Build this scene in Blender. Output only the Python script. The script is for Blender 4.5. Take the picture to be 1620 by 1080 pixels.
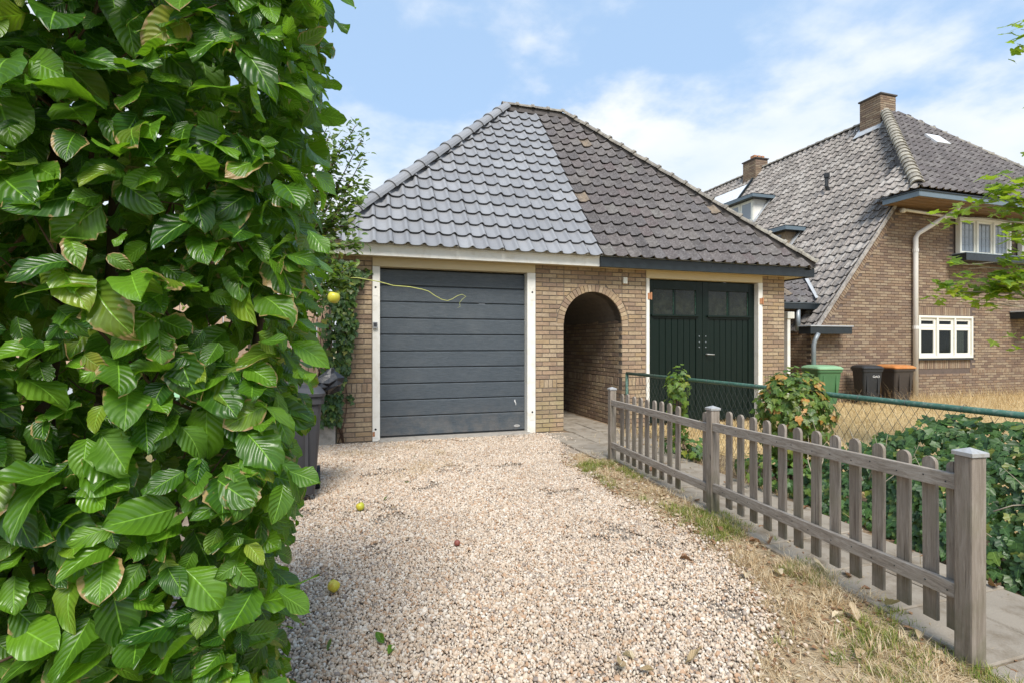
import bpy, bmesh, math, random
import numpy as np
from mathutils import Vector, Matrix, noise as mnoise
R = math.radians
random.seed(7); RNG = np.random.default_rng(7)
for o in list(bpy.data.objects): bpy.data.objects.remove(o)
SC = bpy.context.scene
COL = SC.collection

# ------------------------------------------------------------------ camera
cam = bpy.data.cameras.new('camera'); cam.lens = 800 / 1620 * 36; cam.sensor_width = 36
cam.shift_y = 5 / 1620; cam.clip_start = 0.05; cam.clip_end = 2000
camo = bpy.data.objects.new('camera', cam); COL.objects.link(camo)
camo.location = (0, 0, 1.2); camo.rotation_euler = (R(90), 0, R(-17))
SC.camera = camo

# ------------------------------------------------------------------ sky, sun, exposure
SUN_EL, SUN_AZ = 52, 190          # azimuth clockwise from +Y: light comes from the left and from behind the camera
world = bpy.data.worlds.new('World'); SC.world = world; world.use_nodes = True
def build_world():
    nt = world.node_tree; N = nt.nodes; L = nt.links; N.clear()
    out = N.new('ShaderNodeOutputWorld'); bg = N.new('ShaderNodeBackground')
    sky = N.new('ShaderNodeTexSky'); sky.sky_type = 'NISHITA'; sky.sun_disc = False
    sky.sun_elevation = R(SUN_EL); sky.sun_rotation = R(SUN_AZ)
    sky.air_density = 1.0; sky.dust_density = 0.6; sky.ozone_density = 1.5
    tc = N.new('ShaderNodeTexCoord')
    sep = N.new('ShaderNodeSeparateXYZ'); L.new(tc.outputs['Generated'], sep.inputs[0])
    def mth(op, a, b=None, c=None):
        n = N.new('ShaderNodeMath'); n.operation = op
        for i, v in enumerate((a, b, c)):
            if v is None: continue
            if isinstance(v, (int, float)): n.inputs[i].default_value = v
            else: L.new(v, n.inputs[i])
        return n.outputs[0]
    zz = mth('ADD', mth('MAXIMUM', sep.outputs[2], 0.0), 0.22)
    cx = mth('DIVIDE', sep.outputs[0], zz); cy = mth('DIVIDE', sep.outputs[1], zz)
    cmb = N.new('ShaderNodeCombineXYZ'); L.new(cx, cmb.inputs[0]); L.new(cy, cmb.inputs[1]); L.new(sep.outputs[2], cmb.inputs[2])
    mp = N.new('ShaderNodeMapping'); mp.inputs['Location'].default_value = (3.1, 1.75, 0.4)
    L.new(cmb.outputs[0], mp.inputs[0])
    n1 = N.new('ShaderNodeTexNoise'); n1.inputs['Scale'].default_value = 1.9; n1.inputs['Detail'].default_value = 9
    n1.inputs['Roughness'].default_value = 0.55; n1.inputs['Distortion'].default_value = 0.0
    L.new(mp.outputs[0], n1.inputs['Vector'])
    # more cloud towards the horizon
    bank = mth('MULTIPLY', mth('SUBTRACT', 0.52, sep.outputs[2]), 0.8)
    m = mth('ADD', n1.outputs['Fac'], bank)
    mr = N.new('ShaderNodeMapRange'); mr.interpolation_type = 'SMOOTHSTEP'
    mr.inputs[1].default_value = 0.48; mr.inputs[2].default_value = 0.67
    L.new(m, mr.inputs[0])
    n2 = N.new('ShaderNodeTexNoise'); n2.inputs['Scale'].default_value = 2.2; n2.inputs['Detail'].default_value = 6
    L.new(mp.outputs[0], n2.inputs['Vector'])
    cr = N.new('ShaderNodeValToRGB'); cr.color_ramp.elements[0].position = 0.32; cr.color_ramp.elements[1].position = 0.66
    cr.color_ramp.elements[0].color = (4.2, 4.8, 5.5, 1); cr.color_ramp.elements[1].color = (5.6, 5.7, 5.8, 1)
    L.new(n2.outputs['Fac'], cr.inputs[0])
    # thin veil that lifts the clear blue
    veil = N.new('ShaderNodeMixRGB'); veil.inputs[0].default_value = 0.75
    L.new(sky.outputs[0], veil.inputs[1]); veil.inputs[2].default_value = (2.75, 3.95, 5.6, 1)
    mx = N.new('ShaderNodeMixRGB'); L.new(mth('MULTIPLY', mr.outputs[0], 0.92), mx.inputs[0])
    L.new(veil.outputs[0], mx.inputs[1]); L.new(cr.outputs[0], mx.inputs[2])
    L.new(mx.outputs[0], bg.inputs[0]); bg.inputs[1].default_value = 0.1
    L.new(bg.outputs[0], out.inputs[0])
build_world()
sl = bpy.data.lights.new('sun', 'SUN'); sl.energy = 2.5; sl.angle = R(22); sl.color = (1.0, 0.95, 0.87)
so = bpy.data.objects.new('sun', sl); COL.objects.link(so)
sd = Vector((math.sin(R(SUN_AZ)) * math.cos(R(SUN_EL)), math.cos(R(SUN_AZ)) * math.cos(R(SUN_EL)), math.sin(R(SUN_EL))))
so.rotation_euler = sd.to_track_quat('Z', 'Y').to_euler(); so.location = (0, 0, 20)
SC.view_settings.view_transform = 'Standard'; SC.view_settings.look = 'None'
SC.view_settings.exposure = 0.95; SC.view_settings.gamma = 1.0; SC.view_settings.use_curve_mapping = False
SC.render.engine = 'CYCLES'
SC.cycles.use_denoising = True
try:
    SC.cycles.denoiser = 'OPENIMAGEDENOISE'; SC.cycles.denoising_input_passes = 'RGB_ALBEDO_NORMAL'; SC.cycles.denoising_prefilter = 'ACCURATE'
except Exception: pass
SC.cycles.max_bounces = 7; SC.cycles.diffuse_bounces = 3; SC.cycles.glossy_bounces = 3
SC.cycles.transmission_bounces = 5; SC.cycles.transparent_max_bounces = 6
SC.cycles.caustics_reflective = False; SC.cycles.caustics_refractive = False

# ------------------------------------------------------------------ back-projection used to size things from the photograph
_C, _S = math.cos(R(17)), math.sin(R(17))
def ray(x, y):
    u = (x - 810) / 800; v = (545 - y) / 800
    return (u * _C + _S, -u * _S + _C, v)
def atY(x, y, Y):
    d = ray(x, y); t = Y / d[1]; return Vector((d[0] * t, Y, 1.2 + d[2] * t))
def atX(x, y, X):
    d = ray(x, y); t = X / d[0]; return Vector((X, d[1] * t, 1.2 + d[2] * t))

# ------------------------------------------------------------------ object helpers
def tag(o, label=None, cat=None, group=None, kind=None):
    if label: o['label'] = label
    if cat: o['category'] = cat
    if group: o['group'] = group
    if kind: o['kind'] = kind
    return o
def empty(name, loc=(0, 0, 0), rz=0, parent=None):
    o = bpy.data.objects.new(name, None); o.empty_display_size = 0.1; COL.objects.link(o)
    o.location = loc; o.rotation_euler = (0, 0, rz); o.parent = parent
    return o
def link(name, me, parent=None, mw=None):
    o = bpy.data.objects.new(name, me); COL.objects.link(o)
    o.parent = parent
    if mw is not None: o.matrix_local = mw
    return o
def np_mesh(name, V, F, mat=None, smooth=False, attrs=None):
    """V (n,3) array, F list/array of faces; attrs {name: (type, array per vertex)}"""
    me = bpy.data.meshes.new(name)
    if isinstance(F, np.ndarray):
        nf, k = F.shape
        me.vertices.add(len(V)); me.vertices.foreach_set('co', np.asarray(V, dtype=np.float32).ravel())
        me.loops.add(nf * k); me.loops.foreach_set('vertex_index', F.astype(np.int32).ravel())
        me.polygons.add(nf); me.polygons.foreach_set('loop_start', np.arange(0, nf * k, k, dtype=np.int32))
        me.update(calc_edges=True)
    else:
        me.from_pydata([tuple(map(float, v)) for v in V], [], [tuple(int(i) for i in f) for f in F]); me.update()
    if attrs:
        for an, (ty, arr) in attrs.items():
            a = me.attributes.new(an, ty, 'POINT')
            a.data.foreach_set('vector' if ty == 'FLOAT_VECTOR' else 'value', np.asarray(arr, dtype=np.float32).ravel())
    if smooth: me.polygons.foreach_set('use_smooth', np.ones(len(me.polygons), dtype=bool))
    if mat: me.materials.append(mat)
    return me
class MB:
    """collects shapes into one mesh; rnd is a per-piece random value"""
    def __init__(s): s.v = []; s.f = []; s.r = []
    def add(s, verts, faces, rnd=0.0):
        b = len(s.v); s.v += [tuple(v) for v in verts]; s.f += [tuple(i + b for i in f) for f in faces]; s.r += [rnd] * len(verts)
        return s
    def box(s, x0, x1, y0, y1, z0, z1, rnd=0.0, M=None):
        v = [Vector(p) for p in ((x0, y0, z0), (x1, y0, z0), (x1, y1, z0), (x0, y1, z0), (x0, y0, z1), (x1, y0, z1), (x1, y1, z1), (x0, y1, z1))]
        if M is not None: v = [M @ p for p in v]
        return s.add(v, [(0, 3, 2, 1), (4, 5, 6, 7), (0, 1, 5, 4), (1, 2, 6, 5), (2, 3, 7, 6), (3, 0, 4, 7)], rnd)
    def prism(s, poly, h, rnd=0.0):
        """poly: list of 3D points (planar), h: extrusion vector"""
        n = len(poly); P = [Vector(p) for p in poly]; Q = [p + Vector(h) for p in P]
        return s.add(P + Q, [tuple(range(n))[::-1], tuple(range(n, 2 * n))] + [(i, (i + 1) % n, (i + 1) % n + n, i + n) for i in range(n)], rnd)
    def tube(s, pts, rad, n=8, rnd=0.0, cap=True):
        pts = [Vector(p) for p in pts]; m = len(pts)
        rad = [rad] * m if isinstance(rad, (int, float)) else list(rad)
        V = []; up = Vector((0.13, 0.21, 0.97)); prev = None
        for i, p in enumerate(pts):
            d = (pts[min(i + 1, m - 1)] - pts[max(i - 1, 0)]).normalized()
            a = (prev - d * prev.dot(d)) if prev is not None else d.cross(up)
            if a.length < 1e-5: a = d.cross(Vector((1, 0, 0)))
            a.normalize(); prev = a; b = d.cross(a)
            V += [p + (a * math.cos(6.28318 * k / n) + b * math.sin(6.28318 * k / n)) * rad[i] for k in range(n)]
        F = [(i * n + k, i * n + (k + 1) % n, (i + 1) * n + (k + 1) % n, (i + 1) * n + k) for i in range(m - 1) for k in range(n)]
        if cap: F += [tuple(range(n))[::-1], tuple(range((m - 1) * n, m * n))]
        return s.add(V, F, rnd)
    def mesh(s, name, mat, smooth=False):
        return np_mesh(name, np.array(s.v, dtype=np.float32).reshape(-1, 3), s.f, mat, smooth, {'rnd': ('FLOAT', s.r)})
    def build(s, name, mat, parent=None, smooth=False, bevel=0.0, seg=2):
        me = s.mesh(name, mat, smooth)
        bm = bmesh.new(); bm.from_mesh(me)
        bmesh.ops.recalc_face_normals(bm, faces=bm.faces)
        if bevel:
            bmesh.ops.bevel(bm, geom=[e for e in bm.edges if len(e.link_faces) == 2 and e.calc_face_angle(0) > 0.6], offset=bevel, segments=seg, affect='EDGES', profile=0.6)
        bm.to_mesh(me); bm.free()
        return link(name, me, parent)
def bx(name, mat, parent, x0, x1, y0, y1, z0, z1, bevel=0.003):
    return MB().box(x0, x1, y0, y1, z0, z1).build(name, mat, parent, bevel=bevel)

# ------------------------------------------------------------------ materials
class NT:
    def __init__(s, name):
        s.m = bpy.data.materials.new(name); s.m.use_nodes = True; s.N = s.m.node_tree.nodes; s.L = s.m.node_tree.links
        s.bsdf = s.N['Principled BSDF']; s.out = s.N['Material Output']; s._pos = None; s._rnd = None
    def set(s, node, key, v):
        sock = node.inputs[key]
        if isinstance(v, bpy.types.NodeSocket): s.L.new(v, sock)
        elif isinstance(v, (tuple, list)) and len(v) == 3 and sock.type == 'RGBA': sock.default_value = (*v, 1)
        else: sock.default_value = v
    def pos(s):
        if s._pos is None: s._pos = s.N.new('ShaderNodeNewGeometry').outputs['Position']
        return s._pos
    def math(s, op, a, b=0.0, c=None, clamp=False):
        n = s.N.new('ShaderNodeMath'); n.operation = op; n.use_clamp = clamp
        s.set(n, 0, a); s.set(n, 1, b)
        if c is not None: s.set(n, 2, c)
        return n.outputs[0]
    def noise(s, scale, detail=4, rough=0.55, vec=None, stretch=None, dist=0.0):
        n = s.N.new('ShaderNodeTexNoise'); n.inputs['Scale'].default_value = scale; n.inputs['Detail'].default_value = detail
        n.inputs['Roughness'].default_value = rough; n.inputs['Distortion'].default_value = dist
        v = vec or s.pos()
        if stretch:
            mp = s.N.new('ShaderNodeMapping'); mp.inputs['Scale'].default_value = stretch; s.L.new(v, mp.inputs[0]); v = mp.outputs[0]
        s.L.new(v, n.inputs['Vector']); return n.outputs['Fac']
    def ramp(s, fac, stops, interp='LINEAR'):
        n = s.N.new('ShaderNodeValToRGB'); cr = n.color_ramp; cr.interpolation = interp
        while len(cr.elements) < len(stops): cr.elements.new(0.5)
        for e, (p, c) in zip(cr.elements, stops): e.position = p; e.color = (*c, 1) if len(c) == 3 else c
        s.L.new(fac, n.inputs[0]); return n.outputs[0]
    def mix(s, fac, a, b, mode='MIX'):
        n = s.N.new('ShaderNodeMixRGB'); n.blend_type = mode; s.set(n, 0, fac); s.set(n, 1, a); s.set(n, 2, b); return n.outputs[0]
    def remap(s, v, a, b, c=0.0, d=1.0):
        n = s.N.new('ShaderNodeMapRange'); s.set(n, 0, v); s.set(n, 1, a); s.set(n, 2, b); s.set(n, 3, c); s.set(n, 4, d); return n.outputs[0]
    def rnd(s):
        if s._rnd is None:
            oi = s.N.new('ShaderNodeObjectInfo'); at = s.N.new('ShaderNodeAttribute'); at.attribute_name = 'rnd'
            s._rnd = s.math('FRACT', s.math('ADD', oi.outputs['Random'], at.outputs['Fac']))
        return s._rnd
    def sep(s, v):
        n = s.N.new('ShaderNodeSeparateXYZ'); s.L.new(v, n.inputs[0]); return n.outputs
    def bump(s, h, strength=0.3, dist=0.01, normal=None):
        n = s.N.new('ShaderNodeBump'); n.inputs['Strength'].default_value = strength; n.inputs['Distance'].default_value = dist
        s.L.new(h, n.inputs['Height'])
        if normal is not None: s.L.new(normal, n.inputs['Normal'])
        return n.outputs[0]
    def fin(s, color=None, rough=None, normal=None, spec=None, metal=None, coat=None):
        if color is not None: s.set(s.bsdf, 'Base Color', color)
        if rough is not None: s.set(s.bsdf, 'Roughness', rough)
        if normal is not None: s.L.new(normal, s.bsdf.inputs['Normal'])
        if spec is not None: s.bsdf.inputs['Specular IOR Level'].default_value = spec
        if metal is not None: s.bsdf.inputs['Metallic'].default_value = metal
        if coat is not None: s.bsdf.inputs['Coat Weight'].default_value = coat
        return s.m
def plain(name, col, rough=0.6, var=0.25, scale=6, bump=0.15, bscale=80, metal=0.0, spec=0.5, dirt=None, stretch=None):
    t = NT(name); n = t.noise(scale, 6, 0.6, stretch=stretch)
    c = t.mix(n, tuple(x * (1 - var) for x in col), tuple(min(1, x * (1 + var)) for x in col))
    if dirt: c = t.mix(t.remap(t.noise(scale * 2.3, 7, 0.65), 0.5, 0.72), c, dirt)
    r = t.remap(t.noise(scale * 3, 4), 0.3, 0.7, max(0.02, rough - 0.1), min(1, rough + 0.1))
    return t.fin(c, r, t.bump(t.noise(bscale, 4), bump, 0.004), spec, metal)
def brick_mat(name, pal, algae=False, soot=0.0):
    t = NT(name); k = len(pal)
    c = t.ramp(t.rnd(), [(i / k, p) for i, p in enumerate(pal)], 'CONSTANT')
    c = t.mix(t.remap(t.noise(28, 5, 0.65), 0.25, 0.75, 0, 1), c, t.mix(0.55, c, (0.13, 0.085, 0.06)))
    c = t.mix(t.remap(t.noise(130, 3), 0.62, 0.75, 0, 0.5), c, (0.55, 0.45, 0.33))
    c = t.mix(t.remap(t.noise(1.7, 5), 0.45, 0.75, 0, 0.45), c, (0.17, 0.12, 0.09))
    if algae:
        p = t.sep(t.pos())
        low = t.math('MULTIPLY', t.remap(p[2], 0.75, 0.1), t.remap(t.noise(3.1, 5), 0.38, 0.6))
        near = t.remap(t.math('ABSOLUTE', t.math('SUBTRACT', p[0], 2.75)), 0.5, 0.05)
        c = t.mix(t.math('MULTIPLY', t.math('MULTIPLY', low, near), 0.6), c, (0.27, 0.27, 0.11))
    return t.fin(c, 0.9, t.bump(t.noise(90, 6, 0.7), 0.5, 0.006), 0.2)
M = {}
M['brick'] = brick_mat('garage_brick', [(.47, .355, .225), (.40, .295, .195), (.53, .415, .27), (.34, .245, .175), (.45, .32, .215), (.53, .415, .285), (.41, .305, .21), (.46, .335, .20)], True)
M['brick_house'] = brick_mat('house_brick', [(.34, .255, .175), (.28, .20, .138), (.40, .315, .22), (.225, .16, .12), (.31, .22, .15), (.37, .295, .21), (.27, .205, .155)])
M['mortar'] = plain('mortar', (.17, .14, .11), .95, .3, 9, .5, 120)
M['mortar_house'] = plain('mortar_house', (.12, .09, .075), .95, .3, 9, .5, 120)
M['white'] = plain('white_paint', (.80, .78, .72), .45, .05, 3, .12, 45, dirt=(.68, .64, .55))
M['cream'] = plain('cream_paint', (.62, .52, .33), .5, .1, 4, .15, 50, stretch=(0.4, 1, 6))
M['ivory'] = plain('ivory_window_paint', (.78, .77, .69), .4, .06, 3, .06, 45)
M['black'] = plain('black_blue_paint', (.012, .018, .022), .35, .3, 5, .08, 40)
M['grey_fascia'] = plain('grey_blue_fascia', (.13, .175, .21), .45, .12, 4, .1, 40)
M['soffit'] = plain('brown_soffit', (.22, .14, .075), .6, .2, 3, .3, 20, stretch=(1, 8, 8))
M['lead'] = plain('lead_sheet', (.42, .44, .46), .5, .2, 6, .3, 25, spec=.6)
M['zinc'] = plain('zinc_pipe', (.25, .28, .30), .45, .15, 5, .05, 40, metal=.4)
M['concrete'] = plain('concrete', (.36, .33, .29), .95, .2, 5, .5, 90, dirt=(.2, .18, .15))
M['bark'] = plain('bark', (.075, .05, .035), .95, .45, 14, .9, 40)
M['twig'] = plain('twig', (.11, .065, .042), .9, .4, 20, .5, 90)
M['pale_twig'] = plain('pale_twig', (.36, .30, .22), .85, .3, 20, .4, 90)
M['tan_board'] = plain('tan_board', (.52, .36, .26), .8, .2, 4, .4, 30, stretch=(6, 6, .5))
M['orange_board'] = plain('orange_board', (.45, .2, .085), .75, .25, 4, .4, 30, stretch=(6, 6, .5))
M['green_metal'] = plain('green_fence_paint', (.05, .13, .095), .45, .35, 14, .15, 60, dirt=(.20, .25, .21))
M['wire'] = plain('galvanised_wire', (.13, .14, .13), .5, .3, 30, .0, 60, metal=.5)
M['alu'] = plain('grey_post_cap', (.42, .42, .42), .5, .2, 18, .1, 60, metal=.2, dirt=(.3, .28, .23))
M['black_plastic'] = plain('black_plastic', (.022, .024, .027), .5, .3, 6, .1, 90)
M['dark_plastic'] = plain('dark_grey_plastic', (.045, .045, .05), .5, .25, 6, .1, 90)
M['brown_plastic'] = plain('brown_black_plastic', (.046, .037, .032), .5, .25, 6, .1, 90)
M['green_plastic'] = plain('green_plastic', (.065, .17, .07), .5, .2, 6, .1, 90)
M['pale_green_plastic'] = plain('pale_green_plastic', (.24, .42, .24), .5, .15, 6, .1, 90)
M['orange_plastic'] = plain('orange_plastic', (.50, .19, .055), .45, .2, 6, .1, 90, dirt=(.5, .3, .12))
M['grey_plastic'] = plain('grey_plastic', (.35, .36, .37), .5, .1, 6, .1, 90)
M['bag'] = plain('bag_film', (.012, .013, .016), .4, .3, 8, .6, 30)
M['rust'] = plain('rust_iron', (.42, .2, .1), .85, .4, 25, .4, 80)
M['pipe_white'] = plain('white_pipe', (.72, .70, .66), .45, .05, 3, .05, 45)
M['white_print'] = plain('white_print', (.8, .8, .8), .6, .03, 5, 0)
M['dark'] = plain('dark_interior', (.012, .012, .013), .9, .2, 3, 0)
M['curtain'] = plain('curtain', (.42, .40, .36), .9, .2, 20, .2, 20)
M['skylight'] = plain('skylight_panel', (.72, .73, .74), .3, .05, 3, 0)
def glass_mat():
    t = NT('window_glass'); w = t.bump(t.noise(3.0, 2), 0.08, 0.02)
    t.fin((.018, .022, .022), 0.06, w, 0.5)
    tr = t.N.new('ShaderNodeBsdfTransparent'); tr.inputs[0].default_value = (.75, .8, .78, 1)
    mx = t.N.new('ShaderNodeMixShader'); mx.inputs[0].default_value = .7
    t.L.new(t.bsdf.outputs[0], mx.inputs[1]); t.L.new(tr.outputs[0], mx.inputs[2]); t.L.new(mx.outputs[0], t.out.inputs[0])
    return t.m
M['glass'] = glass_mat()
def old_glass():
    t = NT('dusty_garage_glass'); c = t.ramp(t.noise(13, 7, .7), [(.35, (.006, .008, .006)), (.55, (.018, .022, .014)), (.75, (.04, .046, .034))])  # dirt pattern, with dark greenery reflection painted into the olive
    return t.fin(c, t.remap(t.noise(9, 5), .3, .7, .12, .35), None, .4)
M['old_glass'] = old_glass()
M['pale_glass'] = NT('pale_leaded_glass').fin((.20, .235, .27), 0.08, None, 0.9)
def tile_new():
    t = NT('new_roof_tile'); c = t.mix(t.rnd(), (.205, .207, .216), (.285, .288, .298))
    c = t.mix(t.remap(t.noise(14, 5), 0.35, 0.8, 0, 0.35), c, (.17, .17, .18))
    return t.fin(c, t.remap(t.noise(25, 3), .3, .7, .44, .56), t.bump(t.noise(140, 3), .06, .003), .75)
M['tile_new'] = tile_new()
def tile_old(name, pal, lichen=(.36, .35, .30), amt=.75):
    t = NT(name); k = len(pal)
    c = t.ramp(t.rnd(), [(i / k, p) for i, p in enumerate(pal)], 'CONSTANT')
    c = t.mix(t.remap(t.noise(11, 6, .65), .42, .66, 0, .7), c, (.075, .066, .062))
    c = t.mix(t.remap(t.noise(34, 6, .75), .5, .68, 0, amt), c, lichen)
    c = t.mix(t.remap(t.noise(7, 5, .7), .66, .78, 0, .3), c, (.26, .23, .15))
    return t.fin(c, .88, t.bump(t.noise(120, 6, .75), .6, .006), .3)
M['tile_old'] = tile_old('old_roof_tile', [(.13, .12, .122), (.10, .094, .097), (.155, .14, .135), (.125, .10, .10), (.165, .155, .145), (.115, .105, .107), (.14, .12, .117), (.11, .10, .10), (.145, .13, .125), (.125, .11, .11), (.135, .12, .118), (.155, .14, .132), (.115, .10, .10), (.09, .082, .083), (.13, .118, .116), (.12, .108, .108), (.14, .128, .124), (.13, .112, .11), (.11, .098, .1), (.15, .135, .13), (.12, .105, .105), (.105, .095, .095), (.145, .125, .122), (.12, .11, .11), (.135, .118, .115), (.22, .17, .12)], (.30, .285, .27), .6)
M['tile_house'] = tile_old('house_roof_tile', [(.33, .30, .27), (.25, .225, .205), (.38, .35, .32), (.29, .26, .235), (.35, .31, .28), (.21, .19, .175)], (.50, .47, .43), .6)  # left slope copy, sunlight put into the paler palette
M['tile_house_front'] = tile_old('house_front_roof_tile', [(.14, .125, .125), (.105, .095, .095), (.17, .155, .15), (.125, .11, .11)], (.27, .25, .23), .5)  # front slope copy, shade put into the darker palette
M['ridge_old'] = tile_old('old_ridge_tile', [(.27, .245, .21), (.23, .21, .185), (.31, .285, .24)], (.42, .40, .33), .85)
M['ridge_house'] = tile_old('house_ridge_tile', [(.36, .33, .27), (.31, .28, .23), (.40, .365, .30)], (.48, .46, .38), .7)
M['bed'] = plain('ridge_mortar', (.085, .075, .07), .95, .4, 12, .8, 60)
def door_grey():
    t = NT('anthracite_door_panel'); g = t.noise(9, 8, .7, stretch=(1.1, 1, 26), dist=.6)
    c = t.mix(t.remap(g, .35, .7), (.038, .050, .062), (.095, .114, .132))
    p = t.sep(t.pos()); c = t.mix(t.math('MULTIPLY', t.remap(p[2], .45, .0), t.remap(t.noise(7, 7, .7), .4, .7, 0, .55)), c, (.20, .175, .15))
    c = t.mix(t.remap(t.noise(2.2, 6, .65), .5, .8, 0, .3), c, (.14, .15, .155))
    return t.fin(c, t.remap(t.noise(3, 5), .3, .7, .34, .55), t.bump(g, .7, .007), .5)
M['door_grey'] = door_grey()
M['door_green'] = plain('dark_green_door_paint', (.004, .0115, .0085), .4, .35, 5, .1, 40, stretch=(6, 6, .6), spec=.25)
def wood_old():
    t = NT('weathered_wood'); g = t.noise(10, 9, .72, stretch=(7, 7, .55), dist=.5)
    r = t.rnd()
    c = t.ramp(g, [(.25, (.115, .088, .07)), (.46, (.27, .228, .188)), (.62, (.385, .338, .292)), (.85, (.48, .438, .39))])
    c = t.mix(t.math('MULTIPLY', r, .5), c, (.17, .14, .11)); c = t.mix(t.remap(t.noise(4.5, 5, .6), .5, .72, 0, .5), c, (.20, .185, .12))
    p = t.sep(t.pos())
    c = t.mix(t.math('MULTIPLY', t.remap(p[2], .3, .0), t.remap(t.noise(9, 5), .35, .65, 0, .8)), c, (.105, .10, .055))
    ck = t.remap(t.noise(5, 3, .5, stretch=(26, 26, .35)), .66, .70); c = t.mix(t.math('MULTIPLY', ck, .75), c, (.055, .04, .032))
    kn = t.remap(t.noise(6, 2, stretch=(2, 2, 1)), .72, .78)
    c = t.mix(t.math('MULTIPLY', kn, .7), c, (.06, .04, .03))
    return t.fin(c, .85, t.bump(g, .5, .006), .25)
M['wood'] = wood_old()
def wood_rail():
    t = NT('weathered_rail_wood'); g = t.noise(10, 9, .72, stretch=(7, .55, 7), dist=.5)
    c = t.ramp(g, [(.25, (.125, .10, .08)), (.46, (.29, .25, .21)), (.62, (.40, .358, .312)), (.85, (.50, .462, .415))])
    return t.fin(c, .85, t.bump(g, .5, .006), .25)
M['rail_wood'] = wood_rail()

def leaf_mat(name, dark, light, tip=None, veins=8.0, gloss=.36, trans=.3, bump=.5, spots=.0, bdist=.003, tipr=.84):
    t = NT(name)
    at = t.N.new('ShaderNodeAttribute'); at.attribute_name = 'luv'
    x, y, r0 = t.sep(at.outputs['Vector'])[:3]
    oi = t.N.new('ShaderNodeObjectInfo')
    r = t.math('FRACT', t.math('ADD', oi.outputs['Random'], r0))
    au = t.math('ABSOLUTE', x)
    ph = t.math('SUBTRACT', y, t.math('MULTIPLY', au, .32))
    wv = t.math('SINE', t.math('MULTIPLY', ph, 6.2832 * veins))
    vein = t.remap(wv, .86, 1.0)
    mid = t.remap(au, .05, .015)
    hi = t.math('MAXIMUM', t.math('MULTIPLY', vein, .2), mid, clamp=True)
    c = t.mix(t.math('POWER', r, 1.5), dark, light)
    c = t.mix(t.remap(t.noise(22, 4), .35, .7, 0, .35), c, tuple(k * .55 for k in dark))
    if tip:
        c = t.mix(t.math('MULTIPLY', t.remap(t.math('FRACT', t.math('MULTIPLY', r, 7.31)), tipr, tipr + .14), t.remap(t.noise(9, 3), .35, .6)), c, tip)
    c = t.mix(t.math('MULTIPLY', hi, .5), c, tuple(min(1, k * 2.2 + .03) for k in light))
    if spots:
        edge = t.math('ADD', t.remap(t.math('FRACT', t.math('MULTIPLY', r, 3.7)), .35, .95, -.3, .12 * spots), t.math('ADD', t.remap(au, .62, .98, 0, .28), t.remap(y, .8, 1.0, 0, .16)))
        c = t.mix(t.remap(t.math('ADD', t.noise(45, 4, .6), edge), .76, .84, 0, 1.0), c, (.42, .28, .13))
    hgt = t.math('ADD', t.math('MULTIPLY', wv, .5), t.math('MULTIPLY', mid, -1.0))
    nrm = t.bump(hgt, bump, bdist)
    t.fin(c, t.remap(t.noise(30, 3), .3, .7, gloss - .06, gloss + .12), nrm, .55)
    tr = t.N.new('ShaderNodeBsdfTranslucent'); t.set(tr, 'Color', t.mix(.6, c, tuple(min(1, k * 1.7) for k in (light[0] * 1.15, light[1] * 1.1, light[2] * .5))))
    t.L.new(nrm, tr.inputs['Normal'])
    mx = t.N.new('ShaderNodeMixShader'); mx.inputs[0].default_value = trans
    t.L.new(t.bsdf.outputs[0], mx.inputs[1]); t.L.new(tr.outputs[0], mx.inputs[2]); t.L.new(mx.outputs[0], t.out.inputs[0])
    return t.m
M['leaf_beech'] = leaf_mat('beech_leaf', (.020, .075, .008), (.155, .33, .02), (.24, .32, .03), 7.5, .31, .34, .36, .95, .003)
M['leaf_beech_pale'] = leaf_mat('young_beech_leaf', (.06, .17, .015), (.17, .33, .03), (.38, .37, .05), 7.5, .4, .46, .36, .95, .003)  # paler, more translucent beech leaf, most common at the hedge end
M['leaf_ivy'] = leaf_mat('ivy_leaf', (.02, .06, .014), (.065, .145, .022), (.26, .28, .035), 3.0, .46, .22, .25, .3)
M['leaf_ivy_bush'] = leaf_mat('ivy_bush_leaf', (.045, .095, .015), (.19, .25, .03), (.55, .24, .06), 3.0, .4, .3, .25, .4, .003, .62)
M['leaf_vine'] = leaf_mat('vine_leaf', (.06, .13, .02), (.17, .27, .035), (.32, .30, .05), 3.0, .42, .4, .25, .2)
M['leaf_maple'] = leaf_mat('maple_leaf', (.10, .20, .02), (.25, .36, .04), (.48, .42, .06), 3.0, .5, .55, .2, .2)
M['leaf_apple'] = leaf_mat('apple_leaf', (.05, .11, .02), (.13, .21, .03), (.28, .28, .04), 5.0, .45, .4, .25, .2)
M['dead_leaf'] = leaf_mat('dead_leaf', (.42, .30, .17), (.70, .58, .40), None, 7.0, .6, .2, .4, .2)
M['brown_leaf'] = leaf_mat('brown_leaf', (.20, .10, .05), (.38, .22, .11), None, 6.0, .65, .15, .4, .2)
def blade_mat(name, stops):
    t = NT(name); c = t.ramp(t.rnd(), stops)
    t.fin(c, .7, None, .25)
    tr = t.N.new('ShaderNodeBsdfTranslucent'); t.set(tr, 'Color', c)
    mx = t.N.new('ShaderNodeMixShader'); mx.inputs[0].default_value = .3
    t.L.new(t.bsdf.outputs[0], mx.inputs[1]); t.L.new(tr.outputs[0], mx.inputs[2]); t.L.new(mx.outputs[0], t.out.inputs[0])
    return t.m
M['grass_dry'] = blade_mat('dry_grass', [(0, (.46, .33, .17)), (.35, (.62, .48, .27)), (.7, (.70, .57, .34)), (1, (.54, .41, .22))])
M['grass_green'] = blade_mat('verge_grass', [(0, (.10, .16, .025)), (.4, (.20, .27, .045)), (.75, (.34, .34, .09)), (1, (.48, .40, .16))])
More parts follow.
